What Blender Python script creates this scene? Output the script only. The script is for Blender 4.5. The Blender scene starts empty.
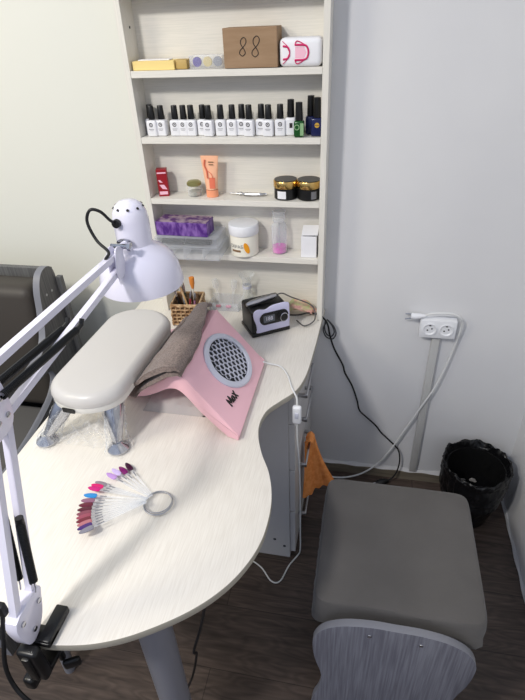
import bpy, bmesh, math, random
from mathutils import Vector, Matrix
random.seed(7)
sc = bpy.context.scene
col = sc.collection
PI = math.pi

# ---------------------------------------------------------------- camera
yaw, pitch, roll = math.radians(12.8), math.radians(33.9), math.radians(-2.7)
F = Vector((-math.sin(yaw)*math.cos(pitch), math.cos(yaw)*math.cos(pitch), -math.sin(pitch)))
R = Vector((math.cos(yaw), math.sin(yaw), 0)); U = R.cross(F)
R2 = math.cos(roll)*R + math.sin(roll)*U
U2 = -math.sin(roll)*R + math.cos(roll)*U
cd = bpy.data.cameras.new('camera'); cam = bpy.data.objects.new('camera', cd); col.objects.link(cam)
M = Matrix((R2, U2, -F)).transposed().to_4x4(); M.translation = (0, -1.49, 1.59)
cam.matrix_world = M
cd.sensor_width = 36; cd.lens = 510/700*36; cd.clip_start = 0.02
sc.camera = cam

# ---------------------------------------------------------------- light
w = bpy.data.worlds.new('world'); sc.world = w; w.use_nodes = True
w.node_tree.nodes['Background'].inputs[0].default_value = (0.70, 0.79, 1.0, 1)
w.node_tree.nodes['Background'].inputs[1].default_value = 0.62
wn = w.node_tree; wt = wn.nodes.new('ShaderNodeTexCoord'); wsep = wn.nodes.new('ShaderNodeSeparateXYZ'); wr_ = wn.nodes.new('ShaderNodeValToRGB')
wmr = wn.nodes.new('ShaderNodeMapRange'); wmr.inputs[1].default_value = -1; wmr.inputs[2].default_value = 1
wn.links.new(wt.outputs['Generated'], wsep.inputs[0]); wn.links.new(wsep.outputs['Z'], wmr.inputs[0]); wn.links.new(wmr.outputs[0], wr_.inputs[0])
wr_.color_ramp.elements[0].position = .38; wr_.color_ramp.elements[0].color = (.20, .20, .22, 1)
wr_.color_ramp.elements[1].position = .56; wr_.color_ramp.elements[1].color = (.74, .84, 1.06, 1)
wn.links.new(wr_.outputs[0], wn.nodes['Background'].inputs[0])
def area(name, loc, target, size, power, color):
    l = bpy.data.lights.new(name, 'AREA'); l.shape = 'RECTANGLE'; l.size = size[0]; l.size_y = size[1]
    l.energy = power; l.color = color
    o = bpy.data.objects.new(name, l); col.objects.link(o); o.location = loc
    o.rotation_euler = (Vector(target)-Vector(loc)).to_track_quat('-Z', 'Y').to_euler()
    return o
area('ceiling_panel_light', (-1.05, -1.95, 2.6), (-1.0, -0.9, 0.6), (0.22, 0.22), 29, (1.0, 0.965, 0.92))
area('warm_wall_fill', (-2.2, -1.7, 2.6), (-1.9, -0.1, 1.0), (0.8, 0.8), 26, (1.0, 0.91, 0.68))  # unseen warm fill, added to tint the left wall cream
sc.view_settings.view_transform = 'Standard'; sc.view_settings.look = 'None'
sc.view_settings.gamma = 1; sc.view_settings.use_curve_mapping = False
sc.view_settings.exposure = 0.13

# ---------------------------------------------------------------- materials
def s2l(c): return tuple(((v/255)/12.92 if v/255 <= .04045 else ((v/255+.055)/1.055)**2.4) for v in c)
def mat(name, rgb, rough=.5, metal=0, noise=None, spec=None, trans=0, ior=1.45, alpha=1, bump=0, bscale=200, sheen=0, coat=0):
    m = bpy.data.materials.new(name); m.use_nodes = True
    nt = m.node_tree; b = nt.nodes['Principled BSDF']
    c = s2l(rgb)
    b.inputs['Base Color'].default_value = (*c, 1)
    b.inputs['Roughness'].default_value = rough; b.inputs['Metallic'].default_value = metal
    b.inputs['IOR'].default_value = ior
    b.inputs['Transmission Weight'].default_value = trans; b.inputs['Alpha'].default_value = alpha
    if spec is not None: b.inputs['Specular IOR Level'].default_value = spec
    if sheen: b.inputs['Sheen Weight'].default_value = sheen
    if coat: b.inputs['Coat Weight'].default_value = coat
    tc = nt.nodes.new('ShaderNodeTexCoord')
    if noise:   # (rgb2, scale, (sx,sy,sz), detail, lo, hi)
        rgb2, scl, st, det, lo, hi = noise
        mp = nt.nodes.new('ShaderNodeMapping'); mp.inputs['Scale'].default_value = st
        nz = nt.nodes.new('ShaderNodeTexNoise'); nz.inputs['Scale'].default_value = scl; nz.inputs['Detail'].default_value = det
        cr = nt.nodes.new('ShaderNodeValToRGB')
        cr.color_ramp.elements[0].position = lo; cr.color_ramp.elements[1].position = hi
        cr.color_ramp.elements[0].color = (*c, 1); cr.color_ramp.elements[1].color = (*s2l(rgb2), 1)
        nt.links.new(tc.outputs['Object'], mp.inputs[0]); nt.links.new(mp.outputs[0], nz.inputs['Vector'])
        nt.links.new(nz.outputs[0], cr.inputs[0]); nt.links.new(cr.outputs[0], b.inputs['Base Color'])
    if bump:
        nb = nt.nodes.new('ShaderNodeTexNoise'); nb.inputs['Scale'].default_value = bscale; nb.inputs['Detail'].default_value = 4
        bp = nt.nodes.new('ShaderNodeBump'); bp.inputs['Strength'].default_value = bump; bp.inputs['Distance'].default_value = .002
        nt.links.new(tc.outputs['Object'], nb.inputs['Vector']); nt.links.new(nb.outputs[0], bp.inputs['Height'])
        nt.links.new(bp.outputs[0], b.inputs['Normal'])
    return m
def film(name, tint=(1, 1, 1), amount=.25, rough=.08, bump=0, bscale=60):
    """thin clear plastic: transparent with a glossy skin and a little milky diffuse"""
    m = bpy.data.materials.new(name); m.use_nodes = True; nt = m.node_tree
    for n in list(nt.nodes): nt.nodes.remove(n)
    o = nt.nodes.new('ShaderNodeOutputMaterial'); t = nt.nodes.new('ShaderNodeBsdfTransparent')
    t.inputs[0].default_value = (*tint, 1)
    p = nt.nodes.new('ShaderNodeBsdfPrincipled'); p.inputs['Base Color'].default_value = (.9, .92, .95, 1); p.inputs['Roughness'].default_value = rough
    fr = nt.nodes.new('ShaderNodeLayerWeight'); fr.inputs[0].default_value = .12; ad = nt.nodes.new('ShaderNodeMath'); ad.operation = 'ADD'; ad.use_clamp = True; ad.inputs[1].default_value = amount
    mx = nt.nodes.new('ShaderNodeMixShader')
    nt.links.new(fr.outputs['Facing'], ad.inputs[0]); nt.links.new(ad.outputs[0], mx.inputs[0])
    nt.links.new(t.outputs[0], mx.inputs[1]); nt.links.new(p.outputs[0], mx.inputs[2]); nt.links.new(mx.outputs[0], o.inputs[0])
    if bump:
        tc = nt.nodes.new('ShaderNodeTexCoord'); nb = nt.nodes.new('ShaderNodeTexNoise'); nb.inputs['Scale'].default_value = bscale; nb.inputs['Detail'].default_value = 3
        bp = nt.nodes.new('ShaderNodeBump'); bp.inputs['Strength'].default_value = bump; bp.inputs['Distance'].default_value = .01
        nt.links.new(tc.outputs['Object'], nb.inputs['Vector']); nt.links.new(nb.outputs[0], bp.inputs['Height'])
        nt.links.new(bp.outputs[0], p.inputs['Normal']); nt.links.new(bp.outputs[0], fr.inputs['Normal'])
    return m
def floor_mat():
    m = mat('dark_wood_planks', (70, 58, 52), .45, noise=((98, 84, 76), 5, (1.2, 14, 1), 7, .35, .7))
    nt = m.node_tree; b = nt.nodes['Principled BSDF']
    tc = nt.nodes.new('ShaderNodeTexCoord'); mp = nt.nodes.new('ShaderNodeMapping'); mp.inputs['Location'].default_value = (.35, .07, 0)
    br = nt.nodes.new('ShaderNodeTexBrick'); br.inputs['Scale'].default_value = 1
    br.inputs['Brick Width'].default_value = 1.2; br.inputs['Row Height'].default_value = .19; br.inputs['Mortar Size'].default_value = .0012
    br.inputs['Color1'].default_value = (1, 1, 1, 1); br.inputs['Color2'].default_value = (.72, .72, .72, 1); br.inputs['Mortar'].default_value = (.3, .3, .3, 1)
    wv = nt.nodes.new('ShaderNodeTexNoise'); wv.inputs['Scale'].default_value = 3.0; wv.inputs['Detail'].default_value = 2
    mpw = nt.nodes.new('ShaderNodeMapping'); mpw.inputs['Scale'].default_value = (1, 4.5, 1)
    ml = nt.nodes.new('ShaderNodeMath'); ml.operation = 'MULTIPLY'; ml.inputs[1].default_value = 95
    sn = nt.nodes.new('ShaderNodeMath'); sn.operation = 'SINE'
    mr = nt.nodes.new('ShaderNodeMapRange'); mr.inputs[1].default_value = -1; mr.inputs[2].default_value = 1; mr.inputs[3].default_value = .80; mr.inputs[4].default_value = 1.08
    m1 = nt.nodes.new('ShaderNodeMix'); m1.data_type = 'RGBA'; m1.blend_type = 'MULTIPLY'; m1.inputs[0].default_value = 1
    m2 = nt.nodes.new('ShaderNodeMix'); m2.data_type = 'RGBA'; m2.blend_type = 'MULTIPLY'; m2.inputs[0].default_value = 1
    cur = b.inputs['Base Color'].links[0].from_socket
    L = nt.links.new
    L(tc.outputs['Object'], mp.inputs[0]); L(mp.outputs[0], br.inputs['Vector'])
    L(tc.outputs['Object'], mpw.inputs[0]); L(mpw.outputs[0], wv.inputs['Vector']); L(wv.outputs[0], ml.inputs[0]); L(ml.outputs[0], sn.inputs[0]); L(sn.outputs[0], mr.inputs[0])
    L(cur, m1.inputs[6]); L(br.outputs['Color'], m1.inputs[7]); L(m1.outputs[2], m2.inputs[6]); L(mr.outputs[0], m2.inputs[7]); L(m2.outputs[2], b.inputs['Base Color'])
    return m
WALL = mat('painted_wall', (225, 225, 226), .38, noise=((218, 218, 220), 2.2, (1, 1, 1), 4, .35, .7), bump=.25, bscale=14)
FLOOR = floor_mat()
CREAM = mat('cream_glossy_wall_panel', (225, 225, 216), .22, bump=.12, bscale=9)
LAM = mat('white_ash_laminate', (222, 216, 206), .42, noise=((232, 227, 218), 14, (30, 1.3, 30), 6, .35, .62))
LAMX = mat('white_ash_shelf_laminate', (222, 219, 210), .42, noise=((230, 226, 217), 12, (1.3, 30, 30), 6, .35, .62))
LAMZ = mat('white_ash_upright_laminate', (220, 217, 208), .42, noise=((228, 224, 215), 12, (30, 30, 1.3), 6, .35, .62))
EDGE = mat('beige_edge_band', (176, 170, 156), .45)
GREYW = mat('grey_wood_laminate', (98, 98, 108), .5, noise=((122, 123, 132), 10, (26, 26, .8), 5, .35, .65))
GREYD = mat('dark_grey_wood_laminate', (84, 84, 84), .5, noise=((108, 108, 108), 10, (26, 26, .8), 5, .35, .65))
GREYE = mat('grey_edge', (124, 125, 132), .45)
CAB = mat('grey_cabinet_laminate', (196, 194, 194), .45)
VELV = mat('grey_velvet', (85, 82, 80), .85, noise=((94, 91, 89), 6, (1, 1, 1), 5, .4, .7), sheen=.15, bump=.15, bscale=300)
BROWNL = mat('dark_brown_leatherette', (62, 57, 52), .55, bump=.1, bscale=80)
CHROME = mat('chrome', (186, 187, 192), .10, 1)
STEEL = mat('brushed_steel', (185, 186, 190), .28, 1)
LEGM = mat('grey_painted_metal', (140, 141, 150), .35, .2)
WHITEP = mat('white_plastic', (235, 236, 240), .3)
LAMPW = mat('white_lamp_enamel', (226, 224, 240), .22, coat=.4)
BLACKP = mat('black_plastic', (18, 18, 19), .35)
BLACKC = mat('black_cable', (20, 20, 22), .5)
WCABLE = mat('white_cable', (222, 223, 222), .45)
PINK = mat('pink_plastic', (245, 194, 204), .38)
GRILL = mat('grey_grill_plastic', (206, 208, 222), .35)
DARK = mat('dark_interior', (45, 45, 50), .7)
PAD = mat('grey_vinyl_pad', (202, 199, 196), .32, bump=.08, bscale=300)
TOWEL = mat('taupe_terry', (104, 90, 84), .95, noise=((146, 129, 122), 230, (1, 1, 1), 3, .3, .7), sheen=.3, bump=.9, bscale=420)
BAGM = mat('grey_dust_bag_cloth', (186, 180, 176), .8, bump=.3, bscale=60)
ORANGE = mat('orange_cloth', (240, 156, 88), .9, noise=((226, 138, 70), 60, (1, 1, 1), 3, .4, .6), bump=.3, bscale=300)
BINB = mat('black_bin_plastic', (14, 14, 15), .5)
BAGB = mat('black_bin_liner', (13, 13, 15), .36, bump=1.0, bscale=45)
CARD = mat('brown_cardboard', (158, 130, 102), .8, noise=((150, 122, 94), 10, (1, 1, 6), 3, .4, .6))
YEL = mat('yellow_card', (240, 214, 140), .6)
YEL2 = mat('ochre_card', (190, 160, 96), .6)
INK = mat('black_ink', (35, 30, 30), .6)
MAG = mat('magenta_print', (205, 30, 100), .5)
LPINK = mat('light_pink_print', (242, 190, 208), .5)
PAPER = mat('white_card', (236, 236, 240), .6)
BOTW = mat('white_bottle', (232, 232, 236), .25)
BOTG = mat('green_bottle', (24, 78, 32), .2)
LABG = mat('light_green_label', (140, 176, 130), .4)
BOTB = mat('navy_bottle', (28, 34, 78), .2)
GOLD = mat('gold_metal', (214, 178, 110), .22, 1)
GOLDP = mat('gold_print', (200, 160, 60), .4)
REDB = mat('red_box_card', (150, 20, 32), .4)
CORAL = mat('peach_tube', (246, 188, 152), .35)
CORALD = mat('coral_print', (226, 118, 88), .4)
OLIVE = mat('olive_gold_lid', (150, 146, 96), .35, .5)
GLASS = film('clear_glass', (.985, .99, .985), .07, .04)
PLAST = film('clear_plastic', (.985, .99, 1), .16, .12, .2, 40)
WRAP = film('crinkled_clear_wrap', (1, 1, 1), .035, .06, .8, 55)
ACRY = film('clear_acrylic', (.985, .99, 1), .09, .05)
PURP = mat('purple_printed_box', (78, 36, 122), .45, noise=((150, 112, 186), 60, (1, 1, .5), 4, .42, .68))
SILV = mat('silver_printed_top', (170, 150, 160), .4, noise=((90, 50, 110), 60, (1, 1, 1), 3, .4, .6))
ORNG = mat('orange_print', (240, 160, 30), .5)
BRN = mat('brown_print', (130, 100, 70), .5)
GTXT = mat('grey_print', (120, 120, 125), .5)
CREAMJ = mat('cream_jar', (240, 236, 222), .3)
PINKL = mat('pink_liquid', (226, 70, 190), .15)
RATT = mat('rattan', (206, 176, 136), .6, noise=((160, 124, 86), 60, (1, 1, 1), 2, .4, .6))
RATD = mat('dark_rattan', (112, 84, 60), .7)
LILAC = mat('lilac_plastic', (212, 211, 240), .3)
LCD = mat('grey_display', (96, 100, 108), .25)
SOCK = mat('socket_white', (236, 237, 240), .3)
COND = mat('conduit_grey', (190, 190, 188), .45)
PLINTH = mat('brown_skirting', (112, 104, 90), .5, noise=((130, 121, 106), 6, (1, 14, 14), 4, .4, .6))
CAULK = mat('white_caulk', (205, 204, 204), .6)
CLOTHP = mat('pink_beige_wrapper', (214, 160, 150), .5, noise=((190, 190, 140), 22, (1, 4, 4), 3, .4, .6))
def enamel(n, c): return mat(n, c, .15)

# ---------------------------------------------------------------- helpers
def chain(o):
    m = Matrix.Identity(4)
    while o is not None: m = o.matrix_basis @ m; o = o.parent
    return m
def obj(name, bm, m, parent=None, smooth=True, label=None, world=True):
    me = bpy.data.meshes.new(name); bmesh.ops.recalc_face_normals(bm, faces=bm.faces)
    if parent is not None and world: bm.transform(chain(parent).inverted())
    bm.to_mesh(me); bm.free()
    ms = m if isinstance(m, (list, tuple)) else [m]
    for k in ms: me.materials.append(k)
    if smooth:
        for p in me.polygons: p.use_smooth = True
        try: me.set_sharp_from_angle(angle=math.radians(38))
        except Exception: pass
    o = bpy.data.objects.new(name, me); col.objects.link(o)
    if parent is not None: o.parent = parent
    if label: o['label'] = label
    return o
def tag(o, label, cat, group=None):
    o['label'] = label; o['category'] = cat
    if group: o['group'] = group
    return o
def thing(name, label, cat, loc=(0, 0, 0), rz=0, group=None):
    o = bpy.data.objects.new(name, None); col.objects.link(o); o.empty_display_size = .02
    o.location = loc; o.rotation_euler = (0, 0, rz); return tag(o, label, cat, group)
def struct(name, bm, m, smooth=False):
    o = obj(name, bm, m, None, smooth); o['kind'] = 'structure'; return o
def solo(name, bm, m, label, cat, origin, group=None, smooth=True):
    """a thing that is one mesh, its origin at its own base"""
    bm.transform(Matrix.Translation(-Vector(origin)))
    o = obj(name, bm, m, None, smooth); o.location = origin; return tag(o, label, cat, group)
def dup(root, loc, rz=None, label=None):
    r = root.copy(); col.objects.link(r); r.location = loc
    if rz is not None: r.rotation_euler = (0, 0, rz)
    if label: r['label'] = label
    for ch in list(root.children):
        c = ch.copy(); col.objects.link(c); c.parent = r
        for g in ch.children:
            d = g.copy(); col.objects.link(d); d.parent = c
    return r
NB = bmesh.new
def merge(dst, src, T=None, mi=0):
    if T is not None: src.transform(T)
    vs = [dst.verts.new(v.co) for v in src.verts]
    src.verts.index_update()
    for f in src.faces:
        try: nf = dst.faces.new([vs[v.index] for v in f.verts]); nf.material_index = mi if mi else f.material_index
        except ValueError: pass
    src.free(); return dst
def add_box(bm, c, s, rot=None, bev=0, seg=2, mi=0):
    b = NB(); bmesh.ops.create_cube(b, size=1)
    bmesh.ops.scale(b, vec=s, verts=b.verts)
    if bev: bmesh.ops.bevel(b, geom=list(b.edges), offset=bev, segments=seg, affect='EDGES', profile=.5)
    T = Matrix.Translation(c)
    if rot is not None: T = T @ (rot if isinstance(rot, Matrix) else Matrix.Rotation(rot, 4, 'Z'))
    return merge(bm, b, T, mi)
def box(c, s, rot=None, bev=0, seg=2): return add_box(NB(), c, s, rot, bev, seg)
def bb(x0, x1, y0, y1, z0, z1, bev=0): return box(((x0+x1)/2, (y0+y1)/2, (z0+z1)/2), (x1-x0, y1-y0, z1-z0), bev=bev)
def add_prism(bm, poly, t, T=None, bev=0, mi=0, seg=2):
    """polygon in local XY extruded 0..t along local Z"""
    b = NB(); vs = [b.verts.new((p[0], p[1], 0)) for p in poly]
    f = b.faces.new(vs); r = bmesh.ops.extrude_face_region(b, geom=[f])
    up = [v for v in r['geom'] if isinstance(v, bmesh.types.BMVert)]
    bmesh.ops.translate(b, vec=(0, 0, t), verts=up)
    if bev:
        es = [e for e in b.edges if abs(e.verts[0].co.z-e.verts[1].co.z) < 1e-7]
        bmesh.ops.bevel(b, geom=es, offset=bev, segments=seg, affect='EDGES', profile=.5)
    return merge(bm, b, T, mi)
def add_lathe(bm, prof, T=None, n=32, mi=0, sx=1, sy=1, fn=None, cap=True):
    b = NB(); rings = []
    for r, z in prof:
        ring = []
        for i in range(n):
            a = 2*PI*i/n; rr = r*(fn(a, z) if fn else 1)
            ring.append(b.verts.new((rr*math.cos(a)*sx, rr*math.sin(a)*sy, z)))
        rings.append(ring)
    for k in range(len(rings)-1):
        for i in range(n):
            j = (i+1) % n
            b.faces.new((rings[k][i], rings[k][j], rings[k+1][j], rings[k+1][i]))
    if cap and prof[0][0] > 1e-5: b.faces.new(rings[0][::-1])
    if cap and prof[-1][0] > 1e-5: b.faces.new(rings[-1])
    bmesh.ops.remove_doubles(b, verts=b.verts, dist=1e-6)
    return merge(bm, b, T, mi)
def lathe(prof, loc=(0, 0, 0), **k): return add_lathe(NB(), prof, Matrix.Translation(loc), **k)
def spline(pts, n=8):
    P = [Vector(p) for p in pts]; P = [P[0]*2-P[1]] + P + [P[-1]*2-P[-2]]; out = []
    for i in range(1, len(P)-2):
        for k in range(n):
            t = k/n; a, b, c, d = P[i-1:i+3]
            out.append(.5*((2*b)+(-a+c)*t+(2*a-5*b+4*c-d)*t*t+(-a+3*b-3*c+d)*t**3))
    out.append(P[-2]); return out
def add_tube(bm, pts, r, n=8, smoothn=0, closed=False, mi=0, sq=None):
    P = [Vector(p) for p in pts]
    if smoothn: P = spline(P, smoothn)
    rr = r if isinstance(r, (list, tuple)) else [r]*len(P)
    if len(rr) != len(P): rr = [rr[min(len(rr)-1, int(i*len(rr)/len(P)))] for i in range(len(P))]
    m = len(P); rings = []; up = None
    for i in range(m):
        if closed: d = P[(i+1) % m]-P[i-1]
        else: d = P[min(i+1, m-1)]-P[max(i-1, 0)]
        d.normalize()
        if up is None:
            up = Vector((0, 0, 1)) if abs(d.z) < .9 else Vector((0, 1, 0))
        s = d.cross(up).normalized(); up = s.cross(d).normalized()
        ring = []
        for k in range(n):
            a = 2*PI*k/n + (PI/4 if sq else 0)
            ring.append(bm.verts.new(P[i]+s*math.cos(a)*rr[i]+up*math.sin(a)*rr[i]*(1 if not sq else sq)))
        rings.append(ring)
    for i in range(m if closed else m-1):
        a, b = rings[i], rings[(i+1) % m]
        for k in range(n):
            f = bm.faces.new((a[k], a[(k+1) % n], b[(k+1) % n], b[k])); f.material_index = mi
    if not closed:
        bm.faces.new(rings[0][::-1]).material_index = mi; bm.faces.new(rings[-1]).material_index = mi
    return bm
def tube(pts, r, **k): return add_tube(NB(), pts, r, **k)
def grid(nu, nv, fn, bm=None, mi=0, thick=0):
    b = NB(); V = [[b.verts.new(fn(i/(nu-1), j/(nv-1))) for j in range(nv)] for i in range(nu)]
    for i in range(nu-1):
        for j in range(nv-1): b.faces.new((V[i][j], V[i+1][j], V[i+1][j+1], V[i][j+1]))
    if thick:
        bmesh.ops.recalc_face_normals(b, faces=b.faces)
        bmesh.ops.solidify(b, geom=list(b.faces), thickness=thick)
    if bm is None: return b
    return merge(bm, b, None, mi)
def hump(p, seeds=((7, 5, 3), (13, 11, 9), (23, 19, 27))):
    v = 0; a = 1
    for s in seeds:
        v += a*math.sin(p[0]*s[0]+1.3*math.sin(p[1]*s[1]))*math.cos(p[1]*s[1]+p[2]*s[2]); a *= .55
    return v
def text_bm(s, size, T, ext=.0002):
    cu = bpy.data.curves.new('t', 'FONT'); cu.body = s; cu.size = size; cu.extrude = ext; cu.align_x = 'CENTER'; cu.align_y = 'CENTER'
    o = bpy.data.objects.new('t', cu); col.objects.link(o); dg = bpy.context.evaluated_depsgraph_get()
    me = bpy.data.meshes.new_from_object(o.evaluated_get(dg)); b = NB(); b.from_mesh(me)
    bpy.data.objects.remove(o); bpy.data.curves.remove(cu); bpy.data.meshes.remove(me)
    b.transform(T); return b
def basis(o, x, y):
    x = Vector(x).normalized(); y = Vector(y); z = x.cross(y).normalized(); y = z.cross(x)
    m = Matrix((x, y, z)).transposed().to_4x4(); m.translation = o; return m
def frontT(x, y, z): return basis((x, y, z), (1, 0, 0), (0, 0, 1))     # faces -Y
def circ(r, n=24, cx=0, cy=0, sx=1, sy=1): return [(cx+r*sx*math.cos(2*PI*i/n), cy+r*sy*math.sin(2*PI*i/n)) for i in range(n)]
def smooth2(poly, n=6, closed=False):
    if closed:
        m = len(poly); out = []
        P = [Vector((*p, 0)) for p in poly]
        for i in range(m):
            a, b, c, d = P[i-1], P[i], P[(i+1) % m], P[(i+2) % m]
            for k in range(n):
                t = k/n; v = .5*((2*b)+(-a+c)*t+(2*a-5*b+4*c-d)*t*t+(-a+3*b-3*c+d)*t**3); out.append((v.x, v.y))
        return out
    return [(v.x, v.y) for v in spline([(*p, 0) for p in poly], n)]

# ---------------------------------------------------------------- setting
XR = .583
struct('floor', bb(-3.2, XR+.1, -3.4, .1, -.05, 0), FLOOR)
struct('wall_back', bb(-3.2, XR+.1, 0, .1, 0, 2.7), WALL)
struct('wall_right', bb(XR, XR+.1, -3.4, 0, 0, 2.7), WALL)
struct('baseboard_back', bb(-.9, XR-.001, -.012, -.0002, 0, .042), PLINTH)
struct('trim_2', bb(-3.2, -.645, -.0015, -.0001, .0545, 2.7), CREAM)
b = NB(); pr = random.Random(3)
def caulk(u, v):
    x = -.9+u*(XR+.9-.002); return (x, -.0005-.010*v*(1+.25*math.sin(x*60)), .042+.009*(1-v)*(1+.35*math.sin(x*41)+.2*math.sin(x*97)))
grid(160, 3, caulk, b, thick=.003)
struct('trim_1', b, CAULK, True)
def caulk2(u, v):
    y = -3.0+u*2.98; return (XR-.0005-.005*v*(1+.3*math.sin(y*55)), y, .0012+.009*(1-v)*(1+.4*math.sin(y*37)+.2*math.sin(y*91)))
struct('baseboard_right', grid(200, 3, caulk2, thick=.003), CAULK, True)

# ---------------------------------------------------------------- desk
desk = thing('manicure_desk', 'white ash kidney-shaped manicure desk with curved front edge', 'desk', (-.45, -.55, 0))
right = [(-.118, -.003), (-.122, -.10), (-.126, -.235), (-.134, -.37), (-.152, -.445), (-.186, -.495), (-.212, -.535), (-.221, -.583), (-.215, -.630),
         (-.196, -.684), (-.171, -.734), (-.155, -.785), (-.148, -.838), (-.151, -.901), (-.167, -.957), (-.198, -1.012), (-.245, -1.062),
         (-.31, -1.108), (-.365, -1.135), (-.42, -1.150), (-.48, -1.156), (-.54, -1.145), (-.60, -1.112), (-.655, -1.06), (-.70, -.99), (-.735, -.915), (-.755, -.84)]
poly = smooth2(right, 5) + [(-.758, -.7), (-.758, -.4), (-.758, -.003)]
b = NB(); add_prism(b, poly, .018, Matrix.Translation((0, 0, .732)), bev=.0012)
for f in b.faces:
    f.normal_update()
    if abs(f.normal.z) < .6: f.material_index = 1
obj('tabletop', b, [LAM, EDGE], desk)
obj('leg', lathe([(.001, 0), (.040, 0), (.040, .004), (.034, .008), (.034, .70), (.036, .7318), (.001, .7318)], (-.352, -1.020, 0), n=36), LEGM, desk)
obj('leg', tube([(-.700, -.900, .7315), (-.745, -.905, .20), (-.757, -.906, .0)], [.030, .018, .015], n=16), GREYE, desk)

cab = thing('drawer_cabinet', 'grey drawer pedestal under the right rear of the desk', 'cabinet', (-.33, -.22, 0))
obj('body', bb(-.50, -.176, -.435, -.016, .0, .7315, .001), CAB, cab, False)
for (z0, z1) in ((.615, .72), (.43, .61), (.24, .425), (.03, .235)):
    d = obj('drawer', bb(-.1758, -.158, -.430, -.018, z0, z1, .0015), CAB, cab, False)
    zc = {0.615: .665, .43: .575, .24: .385, .03: .15}[z0]
    hb = NB(); add_box(hb, (-.134, -.285, zc), (.006, .16, .012), bev=.002)
    for yy in (-.36, -.21): add_box(hb, (-.1455, yy, zc), (.025, .010, .010), bev=.001)
    obj('handle', hb, STEEL, d)
for (x, z) in ((-.262, .655), (-.228, .09), (-.195, .06)):
    obj('screw_cap', add_lathe(NB(), [(.001, 0), (.005, 0), (.005, .0012), (.001, .0012)], frontT(x, -.4351, z), n=14), DARK, cab)

# ---------------------------------------------------------------- shelf unit
XL, XRR, YF = -.655, -.122, -.080
sh = thing('shelf_unit', 'tall white ash open shelf unit on the rear of the desk', 'shelf', ((XL+XRR)/2, -.04, .7505))
obj('side_panel', bb(XL, XL+.016, YF, -.001, .7505, 1.86, .0008), LAMZ, sh, False)
obj('side_panel', bb(XRR-.016, XRR, YF, -.001, .7505, 1.86, .0008), LAMZ, sh, False)
obj('back_panel', bb(XL+.016, XRR-.016, -.005, -.001, .7505, 1.86), LAMX, sh, False)
for zt in (.959, 1.131, 1.301, 1.464, 1.640, 1.845):
    obj('shelf_board', bb(XL+.0165, XRR-.0165, YF+.0005, -.0055, zt-.016, zt, .0006), LAMX, sh, False)
obj('screw_cap', add_lathe(NB(), [(.001, 0), (.003, 0), (.003, .001), (.001, .001)], basis((XL+.0165, -.04, 1.56), (0, 1, 0), (0, 0, 1)), n=12), DARK, sh)
Z1, Z2, Z3, Z4 = 1.4645, 1.3015, 1.1315, .9595

# ---- polish bottles
bt = thing('nail_polish_bottle', 'x', 'nail polish', (0, 0, 0), 0, 'gel polish bottles in the row on the second shelf')
bb_ = NB(); add_box(bb_, (0, 0, .0205), (.0285, .024, .041), bev=.004, seg=3); add_lathe(bb_, [(.008, .041), (.007, .0445), (.006, .0445)], n=16)
body0 = obj('bottle', bb_, BOTW, bt)
obj('cap', lathe([(.001, .0425), (.0088, .0425), (.0092, .044), (.0080, .0755), (.0072, .077), (.001, .077)], n=20), BLACKP, bt)
lg = NB(); add_tube(lg, [(.0045*math.cos(2*PI*i/16), -.0123, .030+.0045*math.sin(2*PI*i/16)) for i in range(16)], .0010, n=6, closed=True)
add_prism(lg, circ(.0016, 10), .0004, frontT(0, -.0119, .030))
obj('logo', lg, INK, body0)
tx = NB(); add_box(tx, (0, -.0121, .019), (.015, .0004, .0012)); add_box(tx, (0, -.0121, .0155), (.011, .0004, .0008)); obj('label_print', tx, GTXT, body0)
xs = [(145.5, 0, -.030), (150.5, 1, -.055), (160, 1, -.050), (174.5, 1, -.05), (183.5, 1, -.05), (191.5, 0, -.05), (203, 1, -.045), (210, 1, -.056), (222, 1, -.05), (233.7, 0, -.05),
      (243, 1, -.045), (251, 1, -.056), (262.5, 1, -.045), (270.2, 1, -.056), (281.5, 1, -.05)]
ords = ['leftmost', 'second from the left', 'third from the left', 'fourth from the left', 'fifth from the left', 'sixth from the left', 'seventh from the left', 'eighth from the left',
        'ninth from the left', 'tenth from the left', 'eleventh from the left', 'twelfth from the left', 'thirteenth from the left', 'fourteenth from the left', 'fifteenth from the left']
def cx_of(px): return -.618+(px-147)*(-.2+.618)/(299.5-147)
for i, (px, lo, yy) in enumerate(xs):
    o = bt if i == 0 else None
    lab = 'white gel polish bottle with black cap, %s in the polish row' % ords[i]
    loc = (cx_of(px), yy, Z2)
    if o: o.location = loc; o['label'] = lab
    else: o = dup(bt, loc, random.uniform(-.12, .12), lab)
bt.rotation_euler[2] = .06
def bottle(x, y, w, h, hc, m, lab, extra):
    t = thing('nail_polish_bottle', lab, 'nail polish', (x, y, Z2), 0, 'gel polish bottles in the row on the second shelf')
    bd = box((x, y, Z2+h/2), (w, .024, h), bev=.005, seg=3); bo = obj('bottle', bd, m, t)
    obj('cap', lathe([(.001, h+.0005), (.0095, h+.0005), (.0098, h+.003), (.0088, hc-.001), (.001, hc)], (x, y, Z2), n=20), BLACKP, t)
    extra(x, y, bo)
    return t
def ex_w(x, y, bo): obj('label_print', box((x+.002, y-.0122, Z2+.026), (.008, .0005, .012)), INK, bo)
def ex_g(x, y, bo):
    obj('label', box((x+.009, y-.0124, Z2+.020), (.009, .0008, .030)), LABG, bo)
    obj('emblem', tube([(x-.004+.006*math.cos(k*PI/8), y-.0125, Z2+.025+.006*math.sin(k*PI/8)) for k in range(16)], .0012, n=6, closed=True), LABG, bo)
def ex_b(x, y, bo):
    obj('emblem', add_prism(NB(), circ(.0062, 24), .0006, frontT(x+.001, y-.0122, Z2+.028)), GOLDP, bo)
    obj('label_print', box((x+.001, y-.0131, Z2+.028), (.014, .0006, .002)), BRN, bo)
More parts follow.
